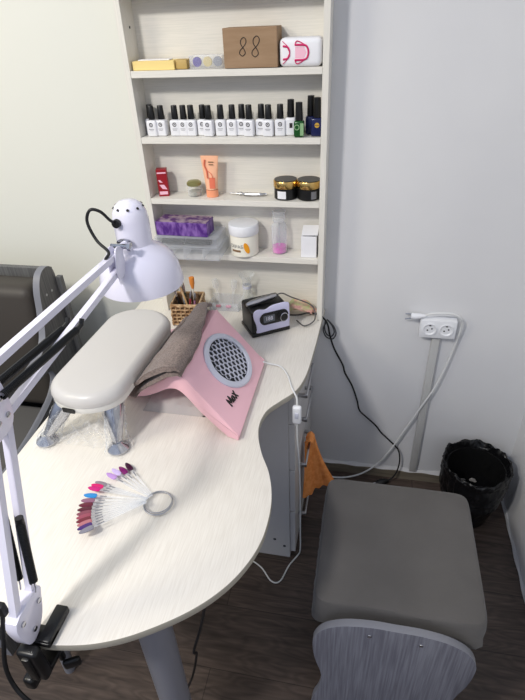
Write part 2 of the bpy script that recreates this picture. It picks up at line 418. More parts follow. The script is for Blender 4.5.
bottle(cx_of(291.5), -.045, .028, .045, .088, BOTW, 'white polish bottle with dark mark, partly hidden behind the green bottle', ex_w)
bottle(cx_of(300.5), -.066, .026, .040, .084, BOTG, 'green polish bottle with pale green label and black cap', ex_g)
bottle(cx_of(310), -.028, .026, .045, .094, BOTB, 'navy polish bottle standing behind, left of the gold-emblem navy bottle', lambda x, y, bo: None)
bottle(cx_of(317.3), -.055, .031, .045, .093, BOTB, 'navy polish bottle with round gold emblem, at right end of row', ex_b)

# ---- top shelf (Z1)
t = thing('flat_carton', 'long flat pale yellow carton at left end of the top shelf', 'box', (-.585, -.045, Z1))
obj('carton', bb(-.634, -.520, -.070, -.02, Z1, Z1+.021, .001), YEL, t, False)
obj('lid_film', bb(-.622, -.535, -.060, -.03, Z1+.0212, Z1+.0235, .0008), PAPER, t, False)
solo('carton', bb(-.519, -.487, -.064, -.03, Z1, Z1+.022, .004), YEL2, 'small ochre carton touching the right end of the yellow carton', 'box', (-.503, -.047, Z1))
t = thing('decor_case', 'small clear plastic case holding three round nail decor discs', 'case', (-.435, -.045, Z1))
obj('case', bb(-.480, -.392, -.066, -.026, Z1, Z1+.030, .002), PLAST, t)
for x, m, n in ((-.463, enamel('purple_glitter', (84, 66, 150)), 'purple'), (-.435, enamel('pale_gold_glitter', (214, 196, 140)), 'pale gold'), (-.408, enamel('silver_glitter', (150, 152, 160)), 'silver')):
    obj('disc', add_lathe(NB(), [(.001, 0), (.011, 0), (.0115, .002), (.0115, .008), (.001, .009)], frontT(x, -.046, Z1+.015), n=24), m, t, label=n+' decor disc')
t = thing('cardboard_box', 'brown cardboard box with handwritten 88 on the top shelf', 'box', (-.314, -.045, Z1))
cb = NB(); add_box(cb, (-.316, -.045, Z1+.0435), (.135, .070, .086), bev=.0015); obj('carton', cb, CARD, t, False)
def fig8(cx, cz, w, h, y=-.0806):
    pts = []
    for k in range(34):
        a = 2*PI*k/34+1.2
        pts.append((cx+w*math.sin(2*a)*(.8 if math.sin(a) < 0 else 1)+.18*h*math.sin(a)*.5, y, cz+h*math.cos(a)*1.0 if False else cz+h*math.sin(a)))
    return pts
b = NB()
for cx, s in ((-.337, 1.0), (-.305, 1.12)):
    E8 = [(.002, -.001), (-.006, -.008), (-.0075, -.015), (-.001, -.020), (.006, -.015), (.005, -.008), (.000, -.001), (-.004, .006), (-.003, .014), (.004, .019), (.0095, .014), (.008, .006), (.002, -.001)]
    add_tube(b, [(cx+s*a+.002, -.0806, Z1+.047+s*c) for a, c in E8], .0009, n=6, smoothn=5)
obj('handwritten_number', b, INK, t)
t = thing('nail_form_roll', 'white roll of nail forms with magenta outline print', 'roll', (-.193, -.045, Z1))
rb = lathe([(.001, 0), (.0515, 0), (.052, .002), (.052, .060), (.0515, .062), (.028, .062), (.027, .058), (.001, .058)], (-.192, -.0, Z1), n=48)
rb.free()
rc = NB()
rr_ = .036
add_box(rc, (-.1925, -.043, Z1+.031), (.104, .070, .062), bev=.012, seg=4)
obj('roll', rc, PAPER, t)
b = NB(); pk = NB()
def formprint(cx):
    y = -.0786
    def q(px, pz): return (cx+px, y, Z1+.031+pz)
    add_tube(b, [q(-.018, .016), q(.006, .015), q(.013, .009), q(.015, 0), q(.013, -.009), q(.006, -.015), q(-.018, -.016)], .0024, n=6, smoothn=4)
    add_tube(b, [q(-.018, .016), q(-.012, .024), q(.008, .015)], .0013, n=6, smoothn=4)
    add_tube(b, [q(-.018, -.016), q(-.012, -.024), q(.008, -.015)], .0013, n=6, smoothn=4)
    add_prism(pk, [(-.017, -.012), (.004, -.012), (.010, 0), (.004, .012), (-.017, .012)], .0006, frontT(cx, -.0778, Z1+.031))
formprint(-.188)
y = -.0786
for sg in (1, -1):
    add_tube(b, [(-.235, y, Z1+.031+sg*.014), (-.224, y, Z1+.031+sg*.012), (-.219, y, Z1+.031+sg*.004)], .0024, n=6, smoothn=4)
    add_tube(b, [(-.236, y, Z1+.031+sg*.024), (-.224, y, Z1+.031+sg*.014)], .0009, n=6)
add_tube(b, [(-.219, y, Z1+.036), (-.2185, y, Z1+.031), (-.219, y, Z1+.026)], .0016, n=6)
obj('outline_print', b, MAG, t); obj('pink_print', pk, LPINK, t)

# ---- third shelf (Z3)
t = thing('red_box', 'small red cosmetic carton leaning at left of the third shelf', 'box', (-.607, -.045, Z3), .25)
obj('carton', box((-.607, -.045, Z3+.039), (.030, .024, .078), rot=.25, bev=.001), REDB, t, False)
Tr = Matrix.Translation((-.607, -.045, Z3)) @ Matrix.Rotation(.25, 4, 'Z')
b = NB()
add_box(b, (0, -.0124, .068), (.026, .0004, .004)); add_box(b, (0, -.0124, .010), (.024, .0004, .009))
add_prism(b, [(-.010, .034), (.004, .034), (.012, .020), (-.002, .022)], .0004, basis((0, -.0121, 0), (1, 0, 0), (0, 0, 1)))
add_prism(b, [(-.012, .048), (-.006, .048), (.001, .040), (-.008, .041)], .0004, basis((0, -.0121, 0), (1, 0, 0), (0, 0, 1)))
b.transform(Tr); obj('label_print', b, LPINK, t)
t = thing('glass_jar', 'small clear glass jar with olive gold lid, left of the peach tube', 'jar', (-.512, -.042, Z3))
obj('jar', lathe([(.001, 0), (.018, 0), (.0205, .004), (.0215, .015), (.018, .030), (.016, .031), (.015, .029), (.019, .015), (.018, .003), (.001, .002)], (-.512, -.042, Z3), n=28), GLASS, t)
obj('contents', lathe([(.001, .0025), (.017, .0032), (.0185, .010), (.0186, .014), (.001, .015)], (-.512, -.042, Z3), n=24), mat('grey_powder', (176, 172, 160), .6), t)
obj('lid', lathe([(.001, .0312), (.020, .0312), (.0215, .033), (.0215, .039), (.017, .043), (.001, .045)], (-.512, -.042, Z3), n=28), OLIVE, t)
t = thing('cream_tube', 'peach squeeze tube with coral print standing on its cap', 'tube', (-.457, -.045, Z3))
def tubef(u, v):
    a = 2*PI*u; z = .022+.093*v; wx = .017+.0095*v; wy = .013*(1-v)+.0012
    return (-.457+wx*math.cos(a), -.045+wy*math.sin(a), Z3+z)
obj('tube', grid(33, 14, tubef), CORAL, t)
obj('cap', lathe([(.001, 0), (.0175, 0), (.018, .002), (.018, .020), (.001, .0215)], (-.457, -.045, Z3), n=28, sy=.8), mat('orange_cap', (246, 162, 122), .4), t)
b = NB()
def pr_(u, v):
    z = .026+.030*v; yy = -.045-(.013*(1-(z-.022)/.093)+.0012)*math.sqrt(max(0, 1-((u-.5)*1.1)**2))-.0004
    return (-.457+.003+(u-.5)*.022, yy, Z3+z)
grid(8, 4, pr_, b, thick=.0003); add_tube(b, [(-.470, -.0505, Z3+.105), (-.472, -.052, Z3+.090), (-.466, -.054, Z3+.075), (-.464, -.0575, Z3+.055)], .0022, n=6, smoothn=5)
add_tube(b, [(-.462, -.0535, Z3+.074), (-.452, -.0552, Z3+.066), (-.449, -.0575, Z3+.055)], .0009, n=6, smoothn=5)
obj('label_print', b, CORALD, t)
b = NB()
for k, (w, zz) in enumerate(((.016, .099), (.013, .092))): add_box(b, (-.452, -.0512-.0008*k, Z3+zz), (w, .0006, .0022))
obj('lettering', b, BRN, t)
b = NB()
for sg in (1, -1):
    add_tube(b, [(-.408, -.03, Z3+.006), (-.380, -.032-.002*sg, Z3+.006), (-.350, -.035-.007*sg, Z3+.005+.002*sg), (-.315, -.034-.010*sg, Z3+.005+.003*sg), (-.298, -.032-.008*sg, Z3+.006+.003*sg)],
             [.002, .003, .0048, .0045, .003], n=8, smoothn=6, sq=None)
add_lathe(b, [(.001, -.004), (.005, -.004), (.005, .004), (.001, .004)], Matrix.Translation((-.375, -.032, Z3+.006)), n=16)
solo('cuticle_nippers', b, STEEL, 'silver cuticle nippers lying flat in the middle of the third shelf', 'nippers', (-.35, -.033, Z3+.001))
def gjar(x, y, lab, s=1, lp=True):
    t = thing('cream_jar', lab, 'jar', (x, y, Z3), 0, 'black cream jars with gold lids')
    obj('jar', lathe([(.001, 0), (.030, 0), (.0325, .002), (.0325, .030), (.030, .032), (.001, .032)], (x, y, Z3), n=40), BLACKP, t)
    ld = obj('lid', lathe([(.001, .0325), (.0335, .0325), (.0345, .034), (.0345, .050), (.033, .052), (.001, .052)], (x, y, Z3), n=40), GOLD, t)
    obj('lid_top', lathe([(.001, .0522), (.032, .0522), (.032, .0535), (.001, .0535)], (x, y, Z3), n=40), BLACKP, ld)
    def lf(u, v):
        a = -PI/2+(-.62+u*(.80 if lp else .5)) + (0 if lp else .95); return (x+.0329*math.cos(a), y+.0329*math.sin(a), Z3+.005+.021*v)
    obj('label', grid(10, 3, lf, thick=.0003), PAPER if lp else GTXT, t, label='white label' if lp else None)
gjar(-.239, -.0415, 'black jar with gold lid and white label, left of two')
gjar(-.1725, -.0415, 'black jar with gold lid beside the shelf side, right of two', lp=False)

# ---- fourth shelf (Z4)
t = thing('organizer_case', 'clear plastic divided case overhanging the fourth shelf, lower of two', 'case', (-.54, -.07, Z4))
obj('box', bb(-.634, -.428, -.128, -.007, Z4, Z4+.036, .004), PLAST, t)
b = NB()
for x in (-.59, -.54, -.48): add_box(b, (x, -.068, Z4+.018), (.0015, .112, .030))
obj('divider', b, PLAST, t)
t = thing('organizer_case', 'flat clear plastic case with black strips, under the purple carton', 'case', (-.54, -.07, Z4+.0365))
obj('box', bb(-.632, -.434, -.120, -.008, Z4+.0365, Z4+.067, .004), PLAST, t)
b = NB(); add_box(b, (-.578, -.100, Z4+.050), (.070, .018, .010)); add_box(b, (-.498, -.100, Z4+.050), (.080, .018, .010)); obj('strip', b, BLACKP, t)
t = thing('purple_carton', 'purple patterned carton lying on the clear cases', 'box', (-.545, -.07, Z4+.0675), -.03)
obj('carton', box((-.545, -.072, Z4+.0675+.021), (.162, .066, .041), rot=-.03, bev=.0012), PURP, t, False)
obj('lid', box((-.545, -.072, Z4+.0675+.0425), (.158, .062, .0012), rot=-.03), SILV, t, False)
t = thing('scrub_jar', 'large white cream jar with orange fruit print on its label', 'jar', (-.370, -.048, Z4))
jx, jy = -.368, -.050
obj('jar', lathe([(.001, 0), (.040, 0), (.0425, .003), (.0435, .060), (.042, .066), (.001, .066)], (jx, jy, Z4), n=48), CREAMJ, t)
obj('lid', lathe([(.001, .0662), (.0445, .0662), (.0455, .068), (.0458, .094), (.0445, .0965), (.001, .0975)], (jx, jy, Z4), n=48), WHITEP, t)
def on(x0, r, y0, ang0, ang1, z0, z1, n=10):
    def f(u, v):
        a = -PI/2+ang0+(ang1-ang0)*u; return (x0+r*math.cos(a), y0+r*math.sin(a), z0+(z1-z0)*v)
    return grid(n, 3, f, thick=.0003)
obj('label_band', on(jx, .0438, jy, -.75, -.05, Z4+.018, Z4+.0245), BRN, t)
b = NB(); c0 = text_bm('СКРАБ', .014, Matrix.Identity(4), .0001)
for v in c0.verts:
    a = -PI/2-.38+v.co.x/.0438; zz = v.co.y
    v.co = ((jx+(.0440+v.co.z)*math.cos(a), jy+(.0440+v.co.z)*math.sin(a), Z4+.035+zz))
merge(b, c0); obj('lettering', b, GTXT, t)
def ellp(u, v):
    a = 2*PI*u; rr = v; px = rr*.0085*math.cos(a); pz = rr*.017*math.sin(a); px2 = px*.94-pz*.25; an = -PI/2+.38+px2/.0438
    return (jx+.0441*math.cos(an), jy+.0441*math.sin(an), Z4+.031+pz)
obj('fruit_print', grid(25, 4, ellp), ORNG, t)
t = thing('pump_bottle', 'clear dispenser bottle with pink liquid at its bottom', 'bottle', (-.263, -.035, Z4))
px_, py_ = -.262, -.034
obj('bottle', lathe([(.001, 0), (.022, 0), (.0235, .002), (.0235, .085), (.020, .092), (.017, .094), (.017, .100), (.0155, .100), (.0155, .093), (.022, .084), (.022, .003), (.001, .003)], (px_, py_, Z4), n=32), ACRY, t)
obj('liquid', lathe([(.001, .0035), (.0218, .0035), (.0218, .021), (.001, .021)], (px_, py_, Z4), n=32), PINKL, t)
obj('pump_tube', tube([(px_, py_, Z4+.012), (px_, py_, Z4+.095)], .003, n=10), PLAST, t)
obj('pump_cap', lathe([(.001, .1005), (.0185, .1005), (.0185, .118), (.016, .121), (.020, .123), (.020, .129), (.001, .130)], (px_, py_, Z4), n=28), PLAST, t)
t = thing('tissue_carton', 'small white carton with its top flap ajar, against right side', 'box', (-.168, -.045, Z4))
obj('carton', bb(-.191, -.145, -.067, -.022, Z4, Z4+.065, .001), PAPER, t, False)
obj('gap_shade', bb(-.1865, -.149, -.062, -.03, Z4+.0652, Z4+.0675), DARK, t, False)  # dark slab, paints the shade in the gap under the flap
obj('flap', box((-.166, -.043, Z4+.0765), (.048, .047, .0015), rot=Matrix.Rotation(.32, 4, 'X') @ Matrix.Rotation(-.05, 4, 'Y')), PAPER, t, False)

# ---------------------------------------------------------------- things on the desk
DT = .7504
t = thing('rattan_basket', 'square woven rattan basket of brushes beside the lamp head', 'basket', (-.548, -.115, DT), .10)
T = Matrix.Translation((-.548, -.125, DT)) @ Matrix.Rotation(.10, 4, 'Z')
bw, bh = .088, .074
inn = NB(); add_box(inn, (0, 0, .002), (bw-.008, bw-.008, .004))
for sx, sy in ((1, 0), (-1, 0), (0, 1), (0, -1)): add_box(inn, (sx*(bw/2-.003), sy*(bw/2-.003), bh/2), (.0015 if sx else bw-.005, .0015 if sy else bw-.005, bh-.004))
inn.transform(T); obj('lining', inn, RATD, t, False)
wv = NB()
for side in range(4):
    Rm = T @ Matrix.Rotation(side*PI/2, 4, 'Z')
    for r in range(6):
        z = .006+r*(bh-.010)/5; pts = []
        for k in range(25):
            xx = -bw/2+bw*k/24; pts.append(Rm @ Vector((xx, -bw/2-.0015*math.cos(xx/bw*PI*6+(r % 2)*PI), z)))
        add_tube(wv, pts, .0028, n=6)
    for k in range(7):
        xx = -bw/2+bw*k/6; pts = [Rm @ Vector((xx, -bw/2-.0022*math.sin(zz/bh*PI*5+k*PI), .002+zz)) for zz in [bh*j/14 for j in range(15)]]
        add_tube(wv, pts, .0024, n=6)
obj('weave', wv, RATT, t)
rim = NB(); add_tube(rim, [T @ Vector((sx*bw/2, sy*bw/2, bh)) for sx, sy in ((-1, -1), (1, -1), (1, 1), (-1, 1))], .004, n=8, closed=True); obj('rim', rim, RATT, t)
tools = [((-.02, -.01), (-.045, .0), .135, (30, 30, 32), 'black handled brush leaning left in the rattan basket', 'brush'),
         ((-.005, .005), (-.012, .01), .150, (60, 70, 55), 'dark green handled brush upright in the rattan basket', 'brush'),
         ((.012, -.01), (-.028, .008), .140, (205, 170, 120), 'tan wooden stick leaning left in the rattan basket', 'stick'),
         ((.022, .01), (.018, .02), .165, (214, 206, 196), 'pale file with orange tip standing in the rattan basket', 'nail file'),
         ((.000, -.02), (.020, .0), .125, (150, 60, 66), 'red handled brush leaning right in the rattan basket', 'brush'),
         ((.02, -.022), (.035, -.01), .120, (170, 120, 150), 'mauve pusher at the right side of the rattan basket', 'cuticle pusher'),
         ((-.02, .02), (-.022, .03), .130, (190, 190, 195), 'silver handled brush at the back of the rattan basket', 'brush')]
for (p0, p1, h, c, lab, cat) in tools:
    a = T @ Vector((p0[0]*.9, p0[1]*.9, .006)); e = T @ Vector((p0[0]*.9+(p1[0]-p0[0])*.8, p0[1]*.9+(p1[1]-p0[1])*.8, h*.86))
    tt = thing(cat.replace(' ', '_'), lab, cat, a, 0, 'tools standing in the rattan basket')
    mid = a.lerp(e, .72)
    obj('handle', tube([a, mid], [.0028, .0034], n=8), enamel('h%d' % (h*1000), c), tt)
    if cat == 'nail file': obj('tip', tube([mid, a.lerp(e, .85), e, e+Vector((0, 0, .002))], [.0036, .008, .009, .004], n=10), mat('orange_tip', (226, 140, 60), .6), tt)
    else: obj('tip', tube([mid, a.lerp(e, .88), e], [.0034, .0038, .001], n=8), STEEL if cat != 'stick' else RATT, tt)

t = thing('acrylic_tray', 'clear acrylic stand with low tray behind the rattan basket', 'tray', (-.455, -.05, DT))
b = NB(); add_box(b, (-.45, -.035, DT+.0015), (.10, .05, .003)); add_box(b, (-.45, -.0595, DT+.014), (.10, .0025, .024)); add_box(b, (-.45, -.0105, DT+.020), (.10, .0025, .04)); add_box(b, (-.4995, -.035, DT+.014), (.0025, .05, .024)); add_box(b, (-.401, -.035, DT+.014), (.0025, .05, .024))
obj('tray', b, ACRY, t, False)
b = NB()
for x, dx in ((-.475, -.012), (-.43, .012)):
    add_tube(b, [(x, -.02, DT+.010), (x+dx*.4, -.02, DT+.05), (x+dx, -.02, DT+.095)], [.003, .004, .010], n=10, smoothn=4)
obj('prong', b, ACRY, t)
for x, c, n in ((-.475, (196, 60, 90), 'red'), (-.44, (235, 150, 180), 'pink')):
    solo('nail_clip', box((x, -.040, DT+.007), (.018, .010, .008), rot=.2, bev=.003), enamel(n+'_clip', c), n+' nail clip lying in the clear acrylic tray', 'clip', (x, -.040, DT+.003), 'clips in the acrylic tray')
t = thing('glass_bottle', 'empty clear glass bottle with silver band behind the drill machine', 'bottle', (-.372, -.035, DT))
obj('bottle', lathe([(.001, 0), (.026, 0), (.028, .003), (.028, .030), (.016, .058), (.013, .085), (.016, .112), (.026, .128), (.024, .128), (.014, .112), (.0115, .085), (.0145, .058), (.0262, .029), (.026, .004), (.001, .003)], (-.372, -.036, DT), n=32), GLASS, t)
obj('band', lathe([(.0145, .080), (.0150, .080), (.0150, .090), (.0145, .090)], (-.372, -.036, DT), n=24, cap=False), GRILL, t)

# ---- nail drill
DF0, DF1 = (-.318, -.212), (-.217, -.145)
F0, F1 = Vector((DF0[0], DF0[1], DT)), Vector((DF1[0], DF1[1], DT))
dx = (F1-F0).normalized(); dy = Vector((-dx.y, dx.x, 0)); W = (F1-F0).length; D = .095
t = thing('nail_drill', 'black and lilac electric nail drill unit with dial and display', 'nail drill', F0.lerp(F1, .5), math.atan2(dx.y, dx.x))
TD = basis(F0, dx, dy) @ Matrix.Diagonal((1, 1, 1.14, 1))
b = NB(); add_box(b, (W/2, D/2, .039), (W, D, .078), bev=.008, seg=3); add_box(b, (W/2, D/2-.001, .006), (W+.006, D+.004, .012), bev=.004); b.transform(TD)
obj('housing', b, BLACKP, t)
TF = TD @ basis((0, -.0006, 0), (1, 0, 0), (0, 0, 1))
fp = smooth2([(.014, .014), (W*.5, .014), (W-.004, .014), (W-.001, .020), (W-.001, .072), (W-.008, .088), (W*.55, .088), (W*.35, .080), (.020, .084), (.006, .078), (.004, .062), (.011, .040), (.013, .024)], 4, True)
obj('front_panel', add_prism(NB(), fp, .005, TF, bev=.001), LILAC, t)
obj('display_surround', add_prism(NB(), [(.040+.018*math.cos(a), .053+.018*math.sin(a)) for a in [PI/2+k*PI/10 for k in range(11)]] + [(.098+.018*math.cos(a), .053+.018*math.sin(a)) for a in [-PI/2+k*PI/10 for k in range(11)]], .002, TD @ basis((0, -.0056, 0), (1, 0, 0), (0, 0, 1)), bev=.0005), BLACKP, t)
obj('display', add_prism(NB(), [(.034, .043), (.070, .043), (.070, .063), (.034, .063)], .0012, TD @ basis((0, -.0076, 0), (1, 0, 0), (0, 0, 1))), LCD, t)
obj('digits', text_bm('188', .016, TD @ basis((.052, -.0090, .053), (1, 0, 0), (0, 0, 1))), GRILL, t)
kn = obj('dial', add_lathe(NB(), [(.001, 0), (.0155, 0), (.0155, .003), (.0125, .004), (.0120, .014), (.010, .015), (.001, .0145)], TD @ basis((.096, -.0076, .054), (1, 0, 0), (0, 0, 1)), n=32), BLACKP, t)
obj('dial_ring', tube([TD @ Vector((.096+.0120*math.cos(2*PI*k/28), -.0215, .054+.0120*math.sin(2*PI*k/28))) for k in range(28)], .0013, n=8, closed=True), CHROME, kn)
drill = t
t = thing('drill_handpiece', 'silver drill handpiece lying across the top of the drill unit', 'handpiece', TD @ Vector((W/2, .03, .083)))
hp0, hp1 = TD @ Vector((-.004, .034, .0868)), TD @ Vector((.098, .046, .0912))
obj('grip', tube([hp0, hp0.lerp(hp1, .15), hp0.lerp(hp1, .35), hp0.lerp(hp1, .85), hp1], [.005, .009, .0100, .0100, .007], n=20, smoothn=0), STEEL, t)
obj('hose', tube([hp1, hp1+Vector((.02, .006, .004)), hp1+Vector((.045, .012, -.01)), (-.155, -.075, .80), (-.142, -.10, .765), (-.17, -.13, .757), (-.20, -.10, .757)], .0022, n=8, smoothn=8), mat('grey_cable', (90, 88, 88), .5), t)
# wrapper packet behind
def pk(u, v):
    x = -.250+.106*u; w = math.sin(PI*min(1, max(0, u*1.05)))**.6
    return (x, -.055+.03*v+.006*math.sin(9*u), .758+(.034*w+.002)*(1-abs(2*v-1)**1.5)+.02*math.sin(PI*u)*.6+.002*math.sin(17*u+4*v))
b = grid(30, 9, pk, thick=.0015)
add_b = grid(30, 5, lambda u, v: (-.245+.09*u, -.062+.012*v, .760+.016*math.sin(PI*u)+.012*v+.001*math.sin(21*u)), thick=.0015); merge(b, add_b)
solo('wrapper_bundle', b, CLOTHP, 'crumpled pink and beige wrapper bundle behind the drill unit', 'wrapper', (-.205, -.05, .7505))

# ---- dust collector
b0 = Vector((-.40, -.45, DT))
t = thing('nail_dust_collector', 'pink winged nail dust collector with round grey honeycomb grill', 'dust collector', b0)
outer = smooth2([(-.635, .757), (-.60, .770), (-.55, .792), (-.50, .825), (-.455, .860), (-.425, .884), (-.405, .893)], 5) + smooth2([(-.395, .892), (-.385, .887), (-.266, .776), (-.258, .766), (-.258, .7508)], 4)
inner = smooth2([(-.286, .7508), (-.318, .772), (-.358, .802), (-.388, .831), (-.412, .845), (-.44, .838), (-.48, .810), (-.52, .785), (-.57, .766), (-.612, .752), (-.628, .7508)], 4)
prof = [p for p in outer] + [p for p in inner]
# plan shear: the lower edge sits nearer the front than the ridge
SH = Matrix.Identity(4); SH[1][0] = -.32
T0 = Matrix.Translation((-.40, 0, 0)) @ SH @ Matrix.Translation((.40, 0, 0))
TT = basis((0, -.300, 0), (1, 0, 0), (0, 0, 1))
body = NB(); add_prism(body, prof, .308, T0 @ TT, bev=.0028, seg=2); obj('shell', body, PINK, t)
fa = Vector((-.385, 0, .887)); fb = Vector((-.266, 0, .776)); sl = (fb-fa).normalized()
nrm = sl.cross(Vector((0, 1, 0))); nrm = nrm if nrm.z > 0 else -nrm
cen = fa.lerp(fb, .475)+Vector((0, -.452, 0))
yv = nrm.cross(sl)
TFc = basis(cen+nrm*.0005, sl, yv)
ring = add_lathe(NB(), [(.072, 0), (.091, 0), (.091, .003), (.087, .006), (.075, .006), (.072, .003)], TFc, n=56, sx=.84, cap=False)
obj('grill_ring', ring, GRILL, t)
obj('fan_recess', add_lathe(NB(), [(.001, 0), (.0725, 0), (.0725, .0006), (.001, .0006)], TFc, n=48, sx=.84), DARK, t)
hc = NB(); hr = .0096; pitch_ = hr*math.sqrt(3)
for i in range(-6, 7):
    for j in range(-6, 7):
        cx = (i+.5*(j % 2))*pitch_; cy = j*1.5*hr
        if math.hypot(cx/.84, cy) > .067: continue
        vo, vi, vo2, vi2 = [], [], [], []
        for k in range(6):
            a = PI/6+k*PI/3
            vo.append(hc.verts.new((cx+hr*math.cos(a), cy+hr*math.sin(a), .0048))); vi.append(hc.verts.new((cx+hr*.84*math.cos(a), cy+hr*.84*math.sin(a), .0048)))
            vi2.append(hc.verts.new((cx+hr*.84*math.cos(a), cy+hr*.84*math.sin(a), .0014)))
        for k in range(6):
            l = (k+1) % 6; hc.faces.new((vo[k], vo[l], vi[l], vi[k])); hc.faces.new((vi[k], vi[l], vi2[l], vi2[k]))
hc.transform(TFc); obj('honeycomb_grill', hc, GRILL, t, False)
# handwriting style logo on the face, read from the right-hand edge
Tm = TFc @ basis((.049, -.112, .0004), (.10, .995, 0), (-.995, .10, 0))
b = NB(); s_ = .0018
def st(pts, r=.0020): add_tube(b, [Tm @ Vector((p[0]*s_, p[1]*s_, 0)) for p in pts], r, n=6, smoothn=3)
st([(-12, -6), (-10, 6), (-7, -3), (-3, 7), (-3, -5)]); st([(4, 2), (1, 1), (0, -4), (3, -4), (5, 2), (5, -4)]); st([(8, 4), (13, -6)]); st([(14, 5), (7, -6)])
obj('logo', b, INK, t)
def bagf(u, v):
    a = 2*PI*u; r = math.sin(PI*v)**.45
    return (-.44+.085*r*math.cos(a)+.01*math.sin(3*a)*r, -.485+.125*r*math.sin(a), .7525+(.020+.020*math.cos(PI*(v-1)) * 1.0)*(1-.15*math.cos(2*a)) )
b = NB()
def bag2(u, v):
    x = -.525+.165*u; y = -.585+.26*v-.12*(x+.40)*0; e = (4*u*(1-u))**.35*(4*v*(1-v))**.35
    return x, y, e
def bt_(u, v): x, y, e = bag2(u, v); return (x, y, .7515+.036*e*(1-.35*abs(u-.45))+.0025*e*math.sin(31*u+7*math.sin(9*v)))
def bl_(u, v): x, y, e = bag2(u, v); return (x, y, .7508)
grid(22, 22, bt_, b); grid(22, 22, bl_, b); bmesh.ops.remove_doubles(b, verts=b.verts, dist=.0009)
obj('dust_bag', b, BAGM, t, label='grey cloth dust bag under the pink arch')
# power cord with inline switch
cord = t
cb1 = obj('power_cord', tube([(-.256, -.36, .772), (-.243, -.352, .762), (-.21, -.35, .7535), (-.185, -.385, .7535), (-.168, -.43, .7535), (-.158, -.452, .752), (-.148, -.462, .738), (-.146, -.468, .72)], .0024, n=8, smoothn=8), WCABLE, cord)
sw = NB(); add_box(sw, (-.146, -.472, .690), (.024, .016, .058), bev=.006, seg=3)
obj('inline_switch', sw, WHITEP, cb1); obj('rocker', box((-.146, -.4806, .692), (.010, .003, .018), bev=.001), GRILL, cb1)
obj('power_cord', tube([(-.146, -.472, .662), (-.145, -.472, .60), (-.140, -.470, .50), (-.138, -.460, .35), (-.138, -.455, .18), (-.140, -.440, .06), (-.150, -.425, .006), (-.175, -.47, .0035), (-.195, -.53, .0035), (-.225, -.535, .0035), (-.27, -.49, .0035), (-.33, -.47, .0035), (-.42, -.50, .0035)], .0024, n=8, smoothn=8), WCABLE, cord)

# ---- towel folded over the collector
def prof_z(x):  # top of shell
    pts = [(-.635, .757), (-.60, .770), (-.55, .792), (-.50, .825), (-.455, .860), (-.425, .884), (-.40, .893), (-.385, .887), (-.262, .776)]
    for (a, za), (c, zc) in zip(pts, pts[1:]):
        if a <= x <= c: return za+(zc-za)*(x-a)/(c-a)
    return pts[0][1] if x < pts[0][0] else .76
from mathutils import noise as mnoise
def t_xr(v): return -.389-.028*v*v+.006*math.sin(5*v)
def t_xl(v): return -.515+.022*v+.030*max(0, v-.5)**1.3*2
def sheet_t(base, th, y0, y1, sh=0, k0=0):
    # a plump layer: closed cross-section (rounded slab) swept along y, following the shell
    n, m_ = 44, 46; rows = []; b = NB()
    for j in range(m_):
        v = j/(m_-1); y = y0+(y1-y0)*v; xl_, xr_ = t_xl(v)+k0, t_xr(v)-sh; row = []
        for i in range(n):
            a = 2*PI*i/n; c, s_ = math.cos(a), math.sin(a); ex = .45
            cx = math.copysign(abs(c)**ex, c); cz = math.copysign(abs(s_)**.8, s_)
            u = .5+.5*cx; x = xl_+(xr_-xl_)*u
            droop = max(0, v-.86)*.20
            lump = .006*mnoise.noise(Vector((x*16, y*9, base*90)))+.0025*mnoise.noise(Vector((x*45, y*28, 3)))
            z = prof_z(x)+base+(.3+base*28)*.018*(1-u)*max(0, 1-v*1.3)+lump+.012*math.sin(PI*u)**2*(.3+base*20)-droop+(.004 if cz > 0 else -.0)*math.sin(PI*u)+cz*th/2
            row.append(b.verts.new((x+.004*mnoise.noise(Vector((y*22, base*50, 1))), y+.004*mnoise.noise(Vector((x*25, base*70, 4)))*(1 if v < .1 or v > .9 else 0), z)))
        rows.append(row)
    for q0, q1 in zip(rows, rows[1:]):
        for i in range(n): b.faces.new((q0[i], q0[(i+1) % n], q1[(i+1) % n], q1[i]))
    b.faces.new(rows[0][::-1]); b.faces.new(rows[-1]); return b
b = NB()
merge(b, sheet_t(.0085, .008, -.620, -.262, .004, .002))
merge(b, sheet_t(.0265, .012, -.626, -.258, 0, .000))
def fold(u, v):
    y = -.624+.310*v; x = t_xl(v*.86)+.003; a = PI/2+PI*u; zl = prof_z(x)+.008; zh = prof_z(x)+.032+.018*max(0, 1-v*1.12); c = (zl+zh)/2; r_ = (zh-zl)/2
    return (x+r_*1.3*math.cos(a), y, c+r_*math.sin(a))
merge(b, grid(12, 40, fold, thick=.003))
solo('hand_towel', b, TOWEL, 'folded taupe terry towel draped over the pink dust collector', 'towel', (-.45, -.45, .80))

# ---- armrest
t = thing('hand_rest_cushion', 'light grey padded manicure hand rest on chrome legs', 'hand rest', (-.598, -.53, DT))
def stad(hw, hl, n=14):
    o = []
    for k in range(n+1): a = PI*k/n; o.append((hw*math.cos(a), hl-hw*.8+hw*.8*math.sin(a)))
    for k in range(n+1): a = PI+PI*k/n; o.append((hw*math.cos(a), -hl+hw*.8+hw*.8*math.sin(a)))
    return o
TA = Matrix.Translation((-.596, -.53, 0)) @ Matrix.Rotation(-.03, 4, 'Z')
b = NB(); L = 10; rings = []
for k in range(L+1):
    a = PI/2*k/L; ins = .020*(1-math.sin(PI/2*(1-k/L)) if False else 1-math.cos(a)); z = .880+.024*math.sin(a)
    rings.append([b.verts.new((x*(1-ins/.095), y*(1-ins/.205), z)) for x, y in stad(.091, .205)])
base = [b.verts.new((x, y, .874)) for x, y in stad(.090, .204)]
rings = [base]+rings
for r0, r1 in zip(rings, rings[1:]):
    m_ = len(r0)
    for k in range(m_): b.faces.new((r0[k], r0[(k+1) % m_], r1[(k+1) % m_], r1[k]))
